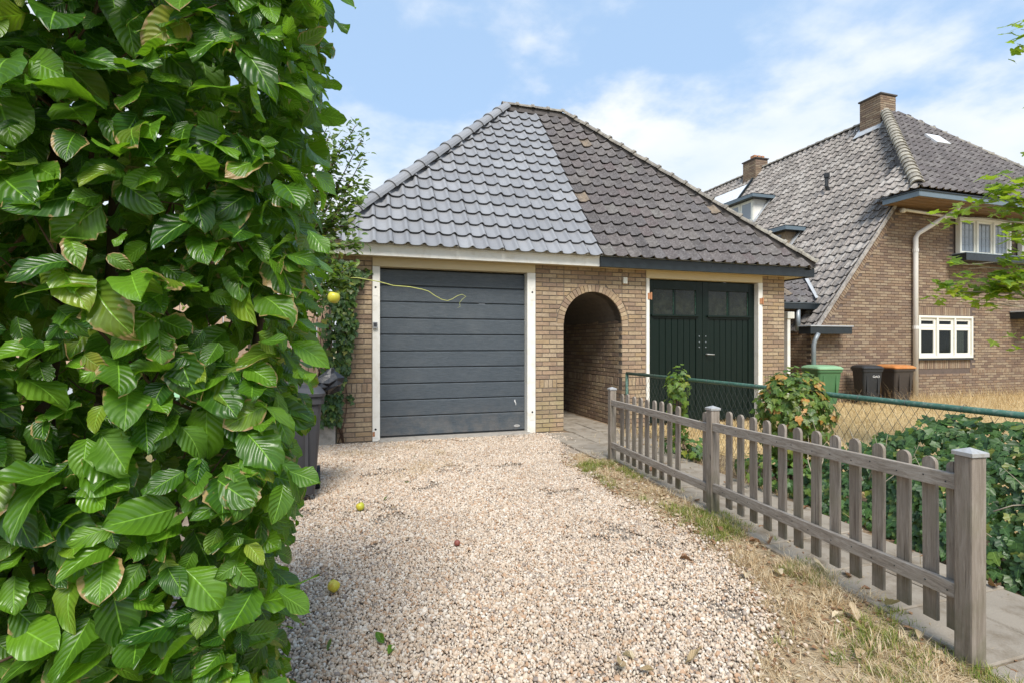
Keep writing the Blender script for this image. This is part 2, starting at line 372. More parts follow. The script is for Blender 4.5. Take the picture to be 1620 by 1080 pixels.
M['straw'] = blade_mat('straw', [(0, (.46, .31, .16)), (.5, (.64, .50, .31)), (1, (.76, .66, .47))])
def soil_mat(name, stops, scale, bstr=.7):
    t = NT(name); c = t.ramp(t.noise(scale, 8, .68), stops)
    c = t.mix(t.remap(t.noise(scale * 9, 6, .7), .4, .7, 0, .5), c, tuple(k * .5 for k in stops[0][1]))
    return t.fin(c, .95, t.bump(t.noise(scale * 14, 7, .75), bstr, .015), .15)
M['gravel_base'] = soil_mat('gravel_base', [(.3, (.25, .20, .155)), (.5, (.38, .315, .25)), (.7, (.47, .40, .325))], 4)
M['soil'] = soil_mat('soil', [(.3, (.16, .11, .07)), (.5, (.27, .19, .12)), (.7, (.40, .29, .18))], 5)
M['sand'] = soil_mat('sandy_soil', [(.3, (.30, .22, .135)), (.5, (.45, .345, .22)), (.7, (.56, .45, .31))], 6)
M['lawn'] = soil_mat('dry_lawn', [(.3, (.42, .29, .13)), (.5, (.55, .40, .19)), (.72, (.60, .46, .24))], 2.2)
M['ground'] = soil_mat('ground', [(.3, (.20, .17, .09)), (.5, (.27, .24, .12)), (.7, (.33, .28, .15))], 1.1)
M['slab'] = plain('concrete_slab', (.29, .252, .205), .95, .35, 3, .6, 110, dirt=(.16, .125, .085), spec=.15)
def pebble_mat():
    t = NT('pebble'); at = t.N.new('ShaderNodeAttribute'); at.attribute_type = 'INSTANCER'; at.attribute_name = 'pcol'
    c = t.ramp(at.outputs['Fac'], [(0, (.57, .465, .365)), (.14, (.66, .57, .465)), (.30, (.50, .37, .26)), (.42, (.61, .495, .38)), (.56, (.36, .30, .25)), (.64, (.68, .615, .53)), (.75, (.44, .285, .18)), (.83, (.51, .415, .32)), (.92, (.25, .21, .185)), (.95, (.56, .475, .38))], 'CONSTANT')
    c = t.mix(t.remap(t.noise(60, 4), .35, .7, 0, .4), c, t.mix(.5, c, (.35, .25, .17)))
    c = t.mix(t.remap(t.noise(1.6, 6, .65), .42, .68, 0, .5), c, t.mix(.5, c, (.27, .20, .14)))
    return t.fin(c, .7, t.bump(t.noise(300, 3), .15, .002), .3)
M['pebble'] = pebble_mat()
def apple_mat():
    t = NT('apple_skin'); c = t.ramp(t.noise(14, 4), [(.3, (.42, .45, .04)), (.55, (.58, .50, .05)), (.75, (.50, .25, .05))])
    return t.fin(c, .35, None, .5)
M['apple'] = apple_mat()
M['old_apple'] = plain('old_apple_skin', (.24, .07, .05), .5, .4, 30, .4, 60)
M['stem_green'] = plain('green_stem', (.45, .47, .14), .6, .2, 20, .1, 60)

# ================================================================== ground
GZ = -0.03
def sheet(name, mat, pts, z, kind='structure'):
    me = np_mesh(name, [(x, y, z) for x, y in pts], [tuple(range(len(pts)))], mat); o = link(name, me); o['kind'] = kind; return o
sheet('ground', M['ground'], [(-150, -60), (150, -60), (150, 250), (-150, 250)], GZ - 0.03)
sheet('driveway', M['gravel_base'], [(-1.2, -1.5), (2.62, -1.5), (2.62, 6.70), (-1.2, 6.70)], GZ - 0.012)
sheet('flower_bed', M['soil'], [(2.62, -1.5), (3.95, -1.5), (3.95, 6.70), (2.62, 6.70)], GZ - 0.016)
sheet('lawn', M['lawn'], [(3.95, -1.5), (30, -1.5), (30, 8.38), (3.95, 8.38)], GZ - 0.012)
VY = [-1.0, .3, 1.3, 1.5, 1.75, 2.1, 2.7, 3.5, 5.0, 5.3]; VX = [.45, .55, .9, 1.22, 1.6, 1.82, 1.96, 1.96, 2.0, 2.2]
sheet('verge', M['sand'], [(x, y) for x, y in zip(VX, VY)] + [(2.62, 5.3), (2.62, -1.0)], GZ - .008)
path = sheet('path', M['soil'], [(2.14, -0.2), (3.76, -0.2), (3.76, 12.2), (2.84, 12.2), (2.60, 6.6), (2.60, 4.86)], GZ - 0.004)
slab_mes = []
for k in range(4):
    m_ = MB().box(-.196, .196, -.196, .196, -.05, 0); me = m_.mesh('slab', M['slab']); bm = bmesh.new(); bm.from_mesh(me)
    bmesh.ops.bevel(bm, geom=list(bm.edges), offset=.006, segments=1, affect='EDGES'); bm.to_mesh(me); bm.free(); slab_mes.append(me)
yy = 0.3; row = 0
while yy < 11.9:
    for c in range(3):
        x = 2.66 + c * .402 + (0 if yy > 4.9 else .15 + .0956 * (yy - 4.86))
        if c == 2 and yy < 5.1: continue
        if c == 0 and yy > 6.55: continue
        o = link('slab', slab_mes[(row + c) % 4], path)
        o.location = (x + random.uniform(-.003, .003), yy, GZ + .012 + random.uniform(-.004, .004)); o.rotation_euler = (random.uniform(-.01, .01), random.uniform(-.01, .01), random.uniform(-.012, .012))
    yy += .402; row += 1

# ================================================================== tiles
def tile_profile(kind):
    if kind == 'new':
        s = [0, .08, .2, .34, .48, .60, .68, .76, .84, .92, 1.0]
        h = [.020, .006, .001, -.001, 0, .004, .014, .032, .043, .038, .020]
    else:
        s = [0, .12, .28, .45, .62, .76, .88, 1.0]
        h = [.030, .006, -.004, .0, .012, .038, .054, .030]
    return s, h
def tile_verts(kind, pw, pl, lift, thick=.026, jit=0.0, rng=random, low=False):
    s, h = tile_profile(kind); L = pl * 1.06; n = len(s)
    a = [rng.uniform(-jit, jit) for _ in range(4)]
    V = []
    for y, z0 in ((0, lift), (L, -.004)):
        for si, hi in zip(s, h): V.append((si * pw + a[0], y + a[1] * (si - .5) - (.012 * (si > .6) if kind != 'new' and y == 0 else 0), z0 + hi + a[2] * (si - .5)))
    for i in range(n): V.append(V[i])
    for i, (si, hi) in enumerate(zip(s, h)): V.append((V[i][0], V[i][1] + .016, lift + hi - thick + a[2] * (si - .5)))
    F = [(i, i + 1, n + i + 1, n + i) for i in range(n - 1)] + [(3 * n + i, 3 * n + i + 1, 2 * n + i + 1, 2 * n + i) for i in range(n - 1)]
    F += [(4 * n - 1, 2 * n - 1, 3 * n - 1), (3 * n, 2 * n, n)]
    return np.array(V), F
def frame_matrix(o, u, v):
    u = Vector(u).normalized(); v = Vector(v).normalized(); n = u.cross(v)
    return Matrix(((u.x, v.x, n.x, o[0]), (u.y, v.y, n.y, o[1]), (u.z, v.z, n.z, o[2]), (0, 0, 0, 1)))
def tile_field(parent, name, mats, kind, O, u, v, U0, U1, V1, pw, pl, inside, planes, n_obj=10**6, jit=0.0, nvar=6, matpick=None, order=None):
    """tiles on the plane O + a*u + b*v. inside(a,b) -> bool keeps a tile centre; planes: [(point, normal)] cut away the outer side.
    the first n_obj tiles (in the given order) are objects, the rest is one joined mesh."""
    FM = frame_matrix(O, u, v); rng = random.Random(5)
    cells = []
    ncol = int(round((U1 - U0) / pw)); nrow = int(math.ceil(V1 / pl))
    for r in range(nrow):
        for c in range(ncol):
            a, b = U0 + c * pw, r * pl
            if inside(a + pw / 2, b + pl / 2): cells.append((a, b))
    if order: cells.sort(key=order)
    var = [[tile_verts(kind, pw, pl, .028, jit=jit, rng=rng) for _ in range(nvar)]][0]
    F = var[0][1]
    mes = {}
    JV, JF, JR = [], [], []
    def cut(me):
        bm = bmesh.new(); bm.from_mesh(me)
        for p, nrm in planes:
            bmesh.ops.bisect_plane(bm, geom=bm.verts[:] + bm.edges[:] + bm.faces[:], plane_co=p, plane_no=nrm, clear_outer=True)
        bm.to_mesh(me); bm.free(); return me
    invFM = FM.inverted()
    lp = [(invFM @ Vector(p), (invFM.to_3x3() @ Vector(nr)).normalized()) for p, nr in planes]
    for i, (a, b) in enumerate(cells):
        k = rng.randrange(nvar); V = var[k][0] + np.array((a, b, 0))
        d = [[(Vector(p) - q).dot(nr) for p in V] for q, nr in lp]
        if any(min(x) > 0 for x in d): continue
        cross = any(max(x) > 0 for x in d)
        mt = mats[0] if matpick is None else mats[matpick(a + pw / 2, b)]
        if i < n_obj:
            if cross:
                W = np.array([tuple(FM @ Vector(p)) for p in V]); me = np_mesh(name, W, F, mt)
                me.polygons.foreach_set('use_smooth', np.ones(len(me.polygons), dtype=bool)); cut(me)
                if len(me.polygons) < 3: continue
                link(name, me, parent)
            else:
                key = (k, mt.name)
                if key not in mes: mes[key] = np_mesh(name, var[k][0], F, mt, True)
                link(name, mes[key], parent, FM @ Matrix.Translation((a, b, 0)))
        else:
            base = len(JV) * len(V); JV.append(np.array([tuple(FM @ Vector(p)) for p in V])); JF += [tuple(j + base for j in f) for f in F]; JR += [rng.random()] * len(V)
    if JV:
        me = np_mesh(name + '_field', np.concatenate(JV), JF, mats[0], False, {'rnd': ('FLOAT', JR)}); cut(me)
        me.polygons.foreach_set('use_smooth', np.ones(len(me.polygons), dtype=bool))
        tag(link(name + '_field', me, parent), kind='stuff')
def cap_mesh(name, L, r, mat, collar=1.15, n=9, r2=None):
    """half-round ridge cap along +Y, open below, thicker collar at its lower (y=0) end"""
    r2 = r2 or r * .93; prof = [(0, r * collar), (.045, r * (collar + .02)), (.06, r * 1.02), (L * 1.04, r2)] if collar else [(0, r * 1.04), (L * 1.05, r2)]
    V = []; F = []
    for y, q in prof:
        for k in range(n):
            a = math.pi * (k / (n - 1)) ; V.append((math.cos(a) * q, y, math.sin(a) * q * .92))
    m = len(prof)
    for i in range(m - 1):
        for k in range(n - 1): F.append((i * n + k, i * n + k + 1, (i + 1) * n + k + 1, (i + 1) * n + k))
    b = len(V)
    for k in range(n):
        a = math.pi * k / (n - 1); V.append((math.cos(a) * r * .86, .003, math.sin(a) * r * .8))
    for k in range(n - 1): F.append((b + k, b + k + 1, k + 1, k))
    return np_mesh(name, np.array(V), F, mat, False)
def cap_run(parent, name, A, B, L, r, mat, lift=0.0, collar=1.15, jit=0.0, bed=None):
    A = Vector(A); B = Vector(B); d = (B - A); n = max(1, int(round(d.length / L))); st = d.length / n; d.normalize()
    side = d.cross(Vector((0, 0, 1))).normalized(); up = side.cross(d)
    me = cap_mesh(name, st, r, mat, collar)
    for i in range(n):
        p = A + d * st * i + up * lift
        Mx = Matrix(((side.x, d.x, up.x, p.x), (side.y, d.y, up.y, p.y), (side.z, d.z, up.z, p.z), (0, 0, 0, 1)))
        if jit: Mx = Mx @ Matrix.Rotation(random.uniform(-jit, jit), 4, 'Z') @ Matrix.Rotation(random.uniform(-jit, jit), 4, 'X')
        link(name, me, parent, Mx)
    if bed:
        q = r * .8; m_ = MB(); m_.prism([A + side * q - up * .05, A - side * q - up * .05, A - side * q * .55 + up * (lift + .0), A + side * q * .55 + up * (lift + .0)], d * (B - A).length)
        m_.build(name + '_mortar', bed, parent)

# ================================================================== brickwork
BL, BH, BP, CP = .208, .050, .220, .062
class BrickSet:
    """bricks of one wall: the largest are objects that share meshes, the rest goes into one joined mesh"""
    def __init__(s, mat, seed): s.mat = mat; s.items = []; s.rng = random.Random(seed)
    def quad(s, P, prio=0): s.items.append((prio, P))      # P: four front corners (counter-clockwise from the front), depth added later
    def finish(s, parent, n_obj, depth, jit=.0018):
        s.items.sort(key=lambda t: t[0])
        JV, JF, JR = [], [], []; cache = {}
        for i, (pr, P) in enumerate(s.items):
            P = [Vector(p) for p in P]; n = (P[1] - P[0]).cross(P[3] - P[0]).normalized()
            c = sum(P, Vector()) / 4
            loc = [p - c for p in P]
            bev = .004; u = (P[1] - P[0]).normalized(); w = n.cross(u)
            out = s.rng.uniform(0, .003)
            front = [p + n * out + (-p.normalized() * bev) + n * s.rng.uniform(-jit, jit) + u * s.rng.uniform(-jit, jit) + w * s.rng.uniform(-jit, jit) for p in loc]
            mid = [p + n * (out - .004) for p in loc]
            back = [p - n * depth for p in loc]
            V = front + mid + back
            F = [(0, 1, 2, 3)] + [(4 + k, 4 + (k + 1) % 4, (k + 1) % 4, k) for k in range(4)] + [(8 + k, 8 + (k + 1) % 4, 4 + (k + 1) % 4, 4 + k) for k in range(4)]
            if i < n_obj:
                key = (tuple(round(x, 3) for p in loc for x in p), s.rng.randrange(4))
                if key not in cache: cache[key] = np_mesh('brick', np.array([tuple(p) for p in V]), F, s.mat)
                link('brick', cache[key], parent, Matrix.Translation(c))
            else:
                b = len(JV); JV += [tuple(p + c) for p in V]; JF += [tuple(j + b for j in f) for f in F]; JR += [s.rng.random()] * 12
        if JV: tag(link('brickwork', np_mesh('brickwork', np.array(JV), JF, s.mat, False, {'rnd': ('FLOAT', JR)}), parent), kind='stuff')
def lay_xz(bs, x0, x1, Y, row0, row1, prio=0, z0=-.03, start_half=False, circ=None, skip=None, rev=False):
    """running bond on a wall that faces -Y"""
    for r in range(row0, row1):
        z = z0 + r * CP + .006
        x = x0; first = True; half = (r % 2 == 0) ^ start_half
        edges = []
        while x < x1 - .02:
            w = BP / 2 if (first and half) else BP
            xe = min(x + w, x1)
            if x1 - xe < .05: xe = x1
            edges.append((x, xe)); x = xe; first = False
        if rev: edges = [(x0 + x1 - b, x0 + x1 - a) for a, b in edges]
        for a, b in edges:
            a0, b0 = a + .005, b - .005; za, zb = z, z + BH
            if skip and skip(a0, b0, za, zb): continue
            la = lb = a0; ra = rb = b0                       # left/right x at bottom and top
            if circ:
                cx, cz, cr = circ
                def lim(zz): return math.sqrt(max(0, cr * cr - (zz - cz) ** 2)) if 0 < zz - cz < cr else 0.0
                l0, l1 = lim(za), lim(zb)
                if a0 < cx and b0 <= cx + .11 and b0 > cx - l0:      # left of the arch
                    ra, rb = min(b0, cx - l0 - .006 if l0 else b0), min(b0, cx - l1 - .006 if l1 else b0)
                    if l0 and ra - la < .02 and rb - lb < .02: continue
                    ra = max(ra, la + .004); rb = max(rb, lb + .004)
                elif b0 > cx and a0 < cx + l0:
                    la, lb = max(a0, cx + l0 + .006 if l0 else a0), max(a0, cx + l1 + .006 if l1 else a0)
                    if l0 and ra - la < .02 and rb - lb < .02: continue
                    la = min(la, ra - .004); lb = min(lb, rb - .004)
            bs.quad([(la, Y, za), (ra, Y, za), (rb, Y, zb), (lb, Y, zb)], prio)
def soldiers(bs, x0, x1, Y, z0, h, prio=0, w=.062):
    n = max(1, int(round((x1 - x0) / w))); w = (x1 - x0) / n
    for i in range(n): bs.quad([(x0 + i * w + .005, Y, z0 + .005), (x0 + (i + 1) * w - .005, Y, z0 + .005), (x0 + (i + 1) * w - .005, Y, z0 + h - .005), (x0 + i * w + .005, Y, z0 + h - .005)], prio)

# ================================================================== garage
GY = 6.71
XL, XR = -.25, 6.785
garage = tag(empty('garage', (0, 0, 0)), 'yellow brick double garage with half new, half old tiled hip roof', 'garage')
wall = empty('wall', parent=garage)
AX, AZ, AR, AO = 3.295, 1.50, .4665, .575
WT = 2.318
ZB = GZ - .03
mw_ = MB(); by = GY + .007; th = .2
for a, b in ((XL, .186), (2.392, AX - AR - .003), (AX + AR + .003, 4.171), (6.327, XR)): mw_.box(a, b, by, by + th, ZB, WT)
mw_.box(.186, 2.392, by + .06, by + th, 2.28, WT); mw_.box(4.171, 6.327, by + .06, by + th, 2.28, WT)
ns = 20; arc = [(AX + (AR + .003) * math.cos(math.pi * (1 - i / ns)), AZ + (AR + .003) * math.sin(math.pi * i / ns)) for i in range(ns + 1)]
for i in range(ns):
    (a, za), (b, zb) = arc[i], arc[i + 1]
    mw_.prism([(a, by, za), (b, by, zb), (b, by, WT), (a, by, WT)], (0, th, 0))
mw_.build('mortar_core', M['mortar'], wall)
mc = MB(); mc.box(XL, XL + .2, by + th, 11.6, ZB, WT); mc.box(XR - .2, XR, by + th, 11.6, ZB, WT); mc.box(XL, AX - AR - .1, 11.6, 11.8, ZB, WT); mc.box(AX + AR + .1, XR, 11.6, 11.8, ZB, WT)
mc.build('side_wall', M['mortar'], wall)
bs = BrickSet(M['brick'], 3)
SR0, SR1 = 10, 12          # rows replaced by the band of upright bricks
NR = 38
def rows(x0, x1, pr, half, rev=False, **k):
    lay_xz(bs, x0, x1, GY, 0, SR0, pr, start_half=half, rev=rev, **k)
    lay_xz(bs, x0, x1, GY, SR1, NR, pr, start_half=half, rev=rev, **k)
rows(2.398, AX - AR, 0, True, True, circ=(AX, AZ, AO))
rows(AX + AR, 4.167, 0, False, circ=(AX, AZ, AO))
lay_xz(bs, AX - AR, AX + AR, GY, 24, NR, 0, circ=(AX, AZ, AO), skip=lambda a, b, z0, z1: all(math.hypot(x - AX, max(0, z - AZ)) < AO for x in (a, b) for z in (z0, z1)) or z1 < AZ)
rows(6.331, XR, 1, True); rows(XL, .18, 2, False)
for a, b, p in ((2.398, AX - AR - .11, 0), (AX + AR + .11, 4.167, 0), (6.331, XR - .11, 1), (XL + .05, .18, 2)): soldiers(bs, a, b, GY, -.03 + SR0 * CP, 2 * CP - .004, p)
lay_xz(bs, AX - AR - .11, AX - AR, GY, SR0, SR1, 0); lay_xz(bs, AX + AR, AX + AR + .11, GY, SR0, SR1, 0); lay_xz(bs, XR - .11, XR, GY, SR0, SR1, 1)
nv = 27
for i in range(nv):
    a0, a1 = math.pi * (1 - i / nv) - .006, math.pi * (1 - (i + 1) / nv) + .006
    P = [(AX + AR * math.cos(a0), GY - .002, AZ + AR * math.sin(a0)), (AX + AR * math.cos(a1), GY - .002, AZ + AR * math.sin(a1)),
         (AX + (AO - .006) * math.cos(a1), GY - .002, AZ + (AO - .006) * math.sin(a1)), (AX + (AO - .006) * math.cos(a0), GY - .002, AZ + (AO - .006) * math.sin(a0))]
    bs.quad(P, -1)
bs.finish(wall, 300, .03)
# passage behind the arch: brick side wall, barrel ceiling, unseen far end opened to let daylight in
PE = 11.8
passage = empty('passage', parent=garage)
ps = BrickSet(M['brick'], 11)
px = AX + AR
for r in range(0, 30):
    if r in (SR0, SR1 - 1): continue
    z = -.03 + r * CP + .006; y = GY + (.11 if r % 2 else 0)
    while y < PE:
        ye = min(y + BP, PE); ps.quad([(px, ye - .005, z), (px, y + .005, z), (px, y + .005, z + BH), (px, ye - .005, z + BH)]); y = ye
y = GY + .1
while y < PE - .06:
    ps.quad([(px, y + .057, -.03 + SR0 * CP + .005), (px, y + .005, -.03 + SR0 * CP + .005), (px, y + .005, -.03 + SR1 * CP - .008), (px, y + .057, -.03 + SR1 * CP - .008)]); y += .062
ps.finish(passage, 0, .02)
pm = MB(); pm.box(px + .006, px + .1, GY + th + .01, PE, ZB, 2.1); pm.box(AX - AR - .1, AX - AR, GY + th + .01, PE, ZB, 2.1)
for i in range(ns):
    (a, za), (b, zb) = arc[i], arc[i + 1]
    pm.prism([(a, GY + .01, za), (b, GY + .01, zb), (b, GY + .01, zb + .06), (a, GY + .01, za + .06)], (0, PE - GY, 0))
pm.build('passage_vault', M['mortar'], passage)
# ---- roof geometry
EX0, EX1, EY0, EY1, EZ = -.40, 7.06, 6.47, 11.95, 2.485
RY, RZ, RX0, RX1 = 9.19, 5.66, 2.68, 3.83
roof = empty('roof', parent=garage)
ru = MB()
A_, B_, C_, D_ = (EX0, EY0, EZ), (EX1, EY0, EZ), (EX1, EY1, EZ), (EX0, EY1, EZ); P_, Q_ = (RX0, RY, RZ), (RX1, RY, RZ)
dz = Vector((0, 0, -.035))
ru.add([Vector(p) + dz for p in (A_, B_, C_, D_, P_, Q_)], [(0, 1, 5, 4), (1, 2, 5), (2, 3, 4, 5), (3, 0, 4), (0, 3, 2, 1)])
ru.build('roof_boards', M['bed'], roof)
vdir = Vector((0, RY - EY0, RZ - EZ)); VL = vdir.length
hipL = (Vector(A_), (Vector(P_) - Vector(A_)).cross(Vector((0, 0, 1))).normalized())
hipR = (Vector(B_), (Vector(Q_) - Vector(B_)).cross(Vector((0, 0, 1))).normalized())
if hipL[1].x > 0: hipL = (hipL[0], -hipL[1])
if hipR[1].x < 0: hipR = (hipR[0], -hipR[1])
PW = .2045; PL = VL / 16.15; XB = 3.29
tile_field(roof, 'roof_tile', [M['tile_new']], 'new', (XB, EY0 - .05, EZ - .06), (1, 0, 0), vdir, -19 * PW, 0, VL + .02, PW, PL,
           lambda a, b: a < 0 and b < VL, [hipL], n_obj=160, jit=.005, nvar=10, order=lambda t: t[1] - t[0] * .01)
tile_field(roof, 'roof_tile', [M['tile_old']], 'old', (XB + .004, EY0 - .04, EZ - .05), (1, 0, 0), vdir, 0, 19 * PW, VL + .02, PW, PL,
           lambda a, b: a > 0 and b < VL, [hipR], n_obj=150, jit=.008, nvar=10, order=lambda t: t[1] + t[0] * .01)
# right, left and back slopes
vr = Vector((RX1 - EX1, 0, RZ - EZ)); rl = MB()
hipR2 = (hipR[0], -hipR[1]); hipRb = (Vector(C_), (Vector(Q_) - Vector(C_)).cross(Vector((0, 0, 1))).normalized())
if hipRb[1].y < 0: hipRb = (hipRb[0], -hipRb[1])
tile_field(roof, 'side_roof_tile', [M['tile_old']], 'old', (EX1 + .04, EY0, EZ - .05), (0, 1, 0), vr, 0, EY1 - EY0, vr.length, PW, .26, lambda a, b: True, [hipR2, hipRb], n_obj=0, jit=.008)
vl_ = Vector((RX0 - EX0, 0, RZ - EZ)); hipL2 = (hipL[0], -hipL[1]); hipLb = (Vector(D_), (Vector(P_) - Vector(D_)).cross(Vector((0, 0, 1))).normalized())
if hipLb[1].y < 0: hipLb = (hipLb[0], -hipLb[1])
tile_field(roof, 'side_roof_tile', [M['tile_new']], 'new', (EX0 - .04, EY1, EZ - .05), (0, -1, 0), vl_, 0, EY1 - EY0, vl_.length, PW, .26, lambda a, b: True, [hipL2, hipLb], n_obj=0)
cap_run(roof, 'hip_cap', Vector(A_) + Vector((-.05, -.05, -.05)), Vector(P_) + Vector((0.02, 0, .0)), .375, .105, M['tile_new'], .02)
cap_run(roof, 'old_hip_cap', Vector(B_) + Vector((.03, -.03, -.03)), Vector(Q_), .275, .072, M['ridge_old'], .065, collar=1.32, jit=.03, bed=M['bed'])
cap_run(roof, 'old_ridge_cap', Vector(Q_) + Vector((.03, 0, .0)), Vector(P_) + Vector((-.06, 0, .0)), .29, .072, M['ridge_old'], .06, collar=1.3, jit=.015, bed=M['bed'])
# ---- eaves
FY = 6.50
fas = bx('white_fascia', M['white'], garage, -.36, 3.288, FY, FY + .03, 2.305, 2.452, .004)
bx('fascia_moulding', M['white'], fas, -.36, 3.286, FY - .014, FY - .0005, 2.425, 2.452, .003)
bx('drip_edge', M['white'], fas, -.37, 3.286, FY - .035, FY + .03, 2.4535, 2.468, .003)
fab = bx('black_fascia', M['black'], garage, 3.292, 7.17, FY - .02, FY + .03, 2.30, 2.445, .004)
bx('drip_edge', M['zinc'], fab, 3.292, 7.175, FY - .045, FY + .03, 2.447, 2.457, .002)
bx('side_fascia', M['black'], garage, 7.12, 7.17, FY + .032, 11.9, 2.30, 2.445, .004)
bx('soffit', M['cream'], garage, -.36, 7.118, FY + .031, GY + .3, 2.3195, 2.335, 0)
bx('soffit', M['cream'], garage, XR - .05, 7.118, GY + .31, 11.9, 2.3195, 2.335, 0)
# ---- sectional door with its frame
door = empty('sectional_door', parent=garage)
dx0, dx1 = .279, 2.268; zt = 2.19; DYP = GY + .10
hts = [.215] * 9; first = zt - sum(hts); z = 0.0
edges = [0.0]; 
for hgt in [first] + hts: edges.append(edges[-1] + hgt)
for i in range(10):
    m_ = MB(); y0 = DYP; za, zb = edges[i] + (.002 if i else 0), edges[i + 1]
    m_.prism([(dx0, y0 + .014, za), (dx0, y0, za + .012), (dx0, y0, zb - .014), (dx0, y0 + .014, zb - .002), (dx0, y0 + .04, zb - .002), (dx0, y0 + .04, za)], (dx1 - dx0, 0, 0))
    m_.build('door_panel', M['door_grey'], door)
m_ = MB(); cxb, czb = 2.155, .06
m_.add([(cxb + .044 * math.cos(6.283 * k / 20), DYP - .006, czb + .017 * math.sin(6.283 * k / 20)) for k in range(20)] + [(cxb + .047 * math.cos(6.283 * k / 20), DYP - .0005, czb + .02 * math.sin(6.283 * k / 20)) for k in range(20)],
       [tuple(range(20))] + [(k, (k + 1) % 20, 20 + (k + 1) % 20, 20 + k) for k in range(20)])
m_.build('badge', M['alu'], door)
m_ = MB(); m_.tube([(2.125, DYP - .004, .43), (2.12, DYP - .004, .41), (2.135, DYP - .004, .38), (2.138, DYP - .004, .35)], [.003, .009, .007, .002], 5); m_.build('paint_chip', M['white_print'], door)
bx('rubber_seal', M['black_plastic'], door, dx0, dx1, DYP + .001, DYP + .04, -.012, -.001, 0)
fr = empty('door_frame', parent=garage)
for a, b in ((.184, .277), (2.27, 2.394)):
    bx('frame_jamb', M['white'], fr, a, b, GY - .012, GY + .16, GZ - .005, 2.2, .005)
bx('frame_stop', M['white'], fr, 2.272, 2.305, GY - .019, GY - .0125, GZ, 2.19, .002)
bx('frame_head', M['cream'], fr, .184, 2.394, GY - .008, GY + .16, 2.2025, 2.318, .004)
for x, z_ in ((.222, 1.93), (.222, .12), (2.345, 1.93), (2.345, .26)):
    bx('patch_plate', M['white'], fr, x - .027, x + .027, GY - .016, GY - .0125, z_ - .11, z_ + .07, .001)
    m_ = MB(); m_.tube([(x, GY - .0172, z_), (x, GY - .0163, z_)], [.014, .014], 10); m_.build('bolt_hole', M['dark'], fr)
bx('rust_plate', M['rust'], fr, .186, .214, GY - .018, GY - .0165, .03, .09, .001)
kp = bx('keypad', M['grey_plastic'], garage, .188, .248, GY - .045, GY - .0125, 1.405, 1.487, .008)
bx('keypad_face', M['dark_plastic'], kp, .198, .238, GY - .047, GY - .0455, 1.425, 1.477, .001)
bx('threshold', M['concrete'], garage, .26, 2.30, GY - .14, GY + .15, GZ - .06, -.013, .006)
bx('wall_lamp', M['ivory'], garage, 3.765, 3.835, GY - .04, GY - .0035, 2.10, 2.195, .01)
# ---- old double doors
dd = empty('double_door', parent=garage)
df = empty('double_door_frame', parent=garage)
bx('frame_jamb', M['white'], df, 4.169, 4.222, GY - .012, GY + .14, GZ - .01, 2.20, .004)
bx('frame_jamb', M['white'], df, 6.242, 6.329, GY - .012, GY + .14, GZ - .01, 2.20, .004)
bx('frame_head', M['cream'], df, 4.169, 6.329, GY - .008, GY + .14, 2.2025, 2.318, .004)
DY = GY + .075
for lx0, lx1, side in ((4.226, 5.229, 0), (5.235, 6.238, 1)):
    S_ = .115; wz0, wz1 = 1.66, 2.05; dl = dd
    bx('door_stile', M['door_green'], dl, lx0, lx0 + S_, DY, DY + .05, 0, 2.19, .004)
    bx('door_stile', M['door_green'], dl, lx1 - S_, lx1, DY, DY + .05, 0, 2.19, .004)
    a, b = lx0 + S_ + .001, lx1 - S_ - .001
    bx('door_rail', M['door_green'], dl, a, b, DY, DY + .05, wz1, 2.19, .004)
    bx('door_rail', M['door_green'], dl, a, b, DY, DY + .05, 0, .16, .004)
    bx('door_rail', M['door_green'], dl, a, b, DY, DY + .05, 1.60, wz0, .004)
    bx('door_sill', M['door_green'], dl, a - .04, b + .04, DY - .03, DY - .0005, 1.632, 1.662, .006)
    mid = (a + b) / 2
    bx('glazing_bar', M['door_green'], dl, mid - .018, mid + .018, DY + .005, DY + .045, wz0 + .001, wz1 - .001, .003)
    for p, q in ((a, mid - .018), (mid + .018, b)):
        bx('pane', M['old_glass'], dl, p, q, DY + .022, DY + .028, wz0, wz1, 0)
        bx('putty_bead', M['green_metal'], dl, q - .006, q - .001, DY + .014, DY + .0215, wz0 + .01, wz1 - .01, 0)
    npl = 7; w = (b - a) / npl
    for i in range(npl):
        m_ = MB(); p, q = a + i * w, a + (i + 1) * w
        m_.prism([(p + .001, DY + .022, .161), (p + .006, DY + .012, .161), (q - .006, DY + .012, .161), (q - .001, DY + .022, .161), (q - .001, DY + .035, .161), (p + .001, DY + .035, .161)], (0, 0, 1.438))
        m_.build('plank', M['door_green'], dl)
    for kz in (1.16, 1.24, 1.33):
        xb = lx1 - .058 if side == 0 else lx0 + .058
        m_ = MB(); m_.tube([(xb, DY - .008, kz), (xb, DY + .001, kz)], [.008, .012], 8); m_.build('bolt_head', M['zinc'], dl)
m_ = MB(); m_.tube([(5.30, DY, 1.05), (5.30, DY - .045, 1.05), (5.31, DY - .05, 1.05), (5.42, DY - .05, 1.045)], [.011, .009, .009, .008], 8); m_.build('door_handle', M['alu'], dd, True)
for x, sx, z_ in ((4.21, 1, 1.93), (6.285, 1, 1.905)):
    m_ = MB(); m_.box(x - .02, x + .02, GY - .026, GY - .0125, z_ - .045, z_ + .045); m_.tube([(x + .03 * sx, GY - .03, z_ - .055), (x + .03 * sx, GY - .03, z_ + .055)], .013, 8); m_.build('hinge', M['rust'], df)

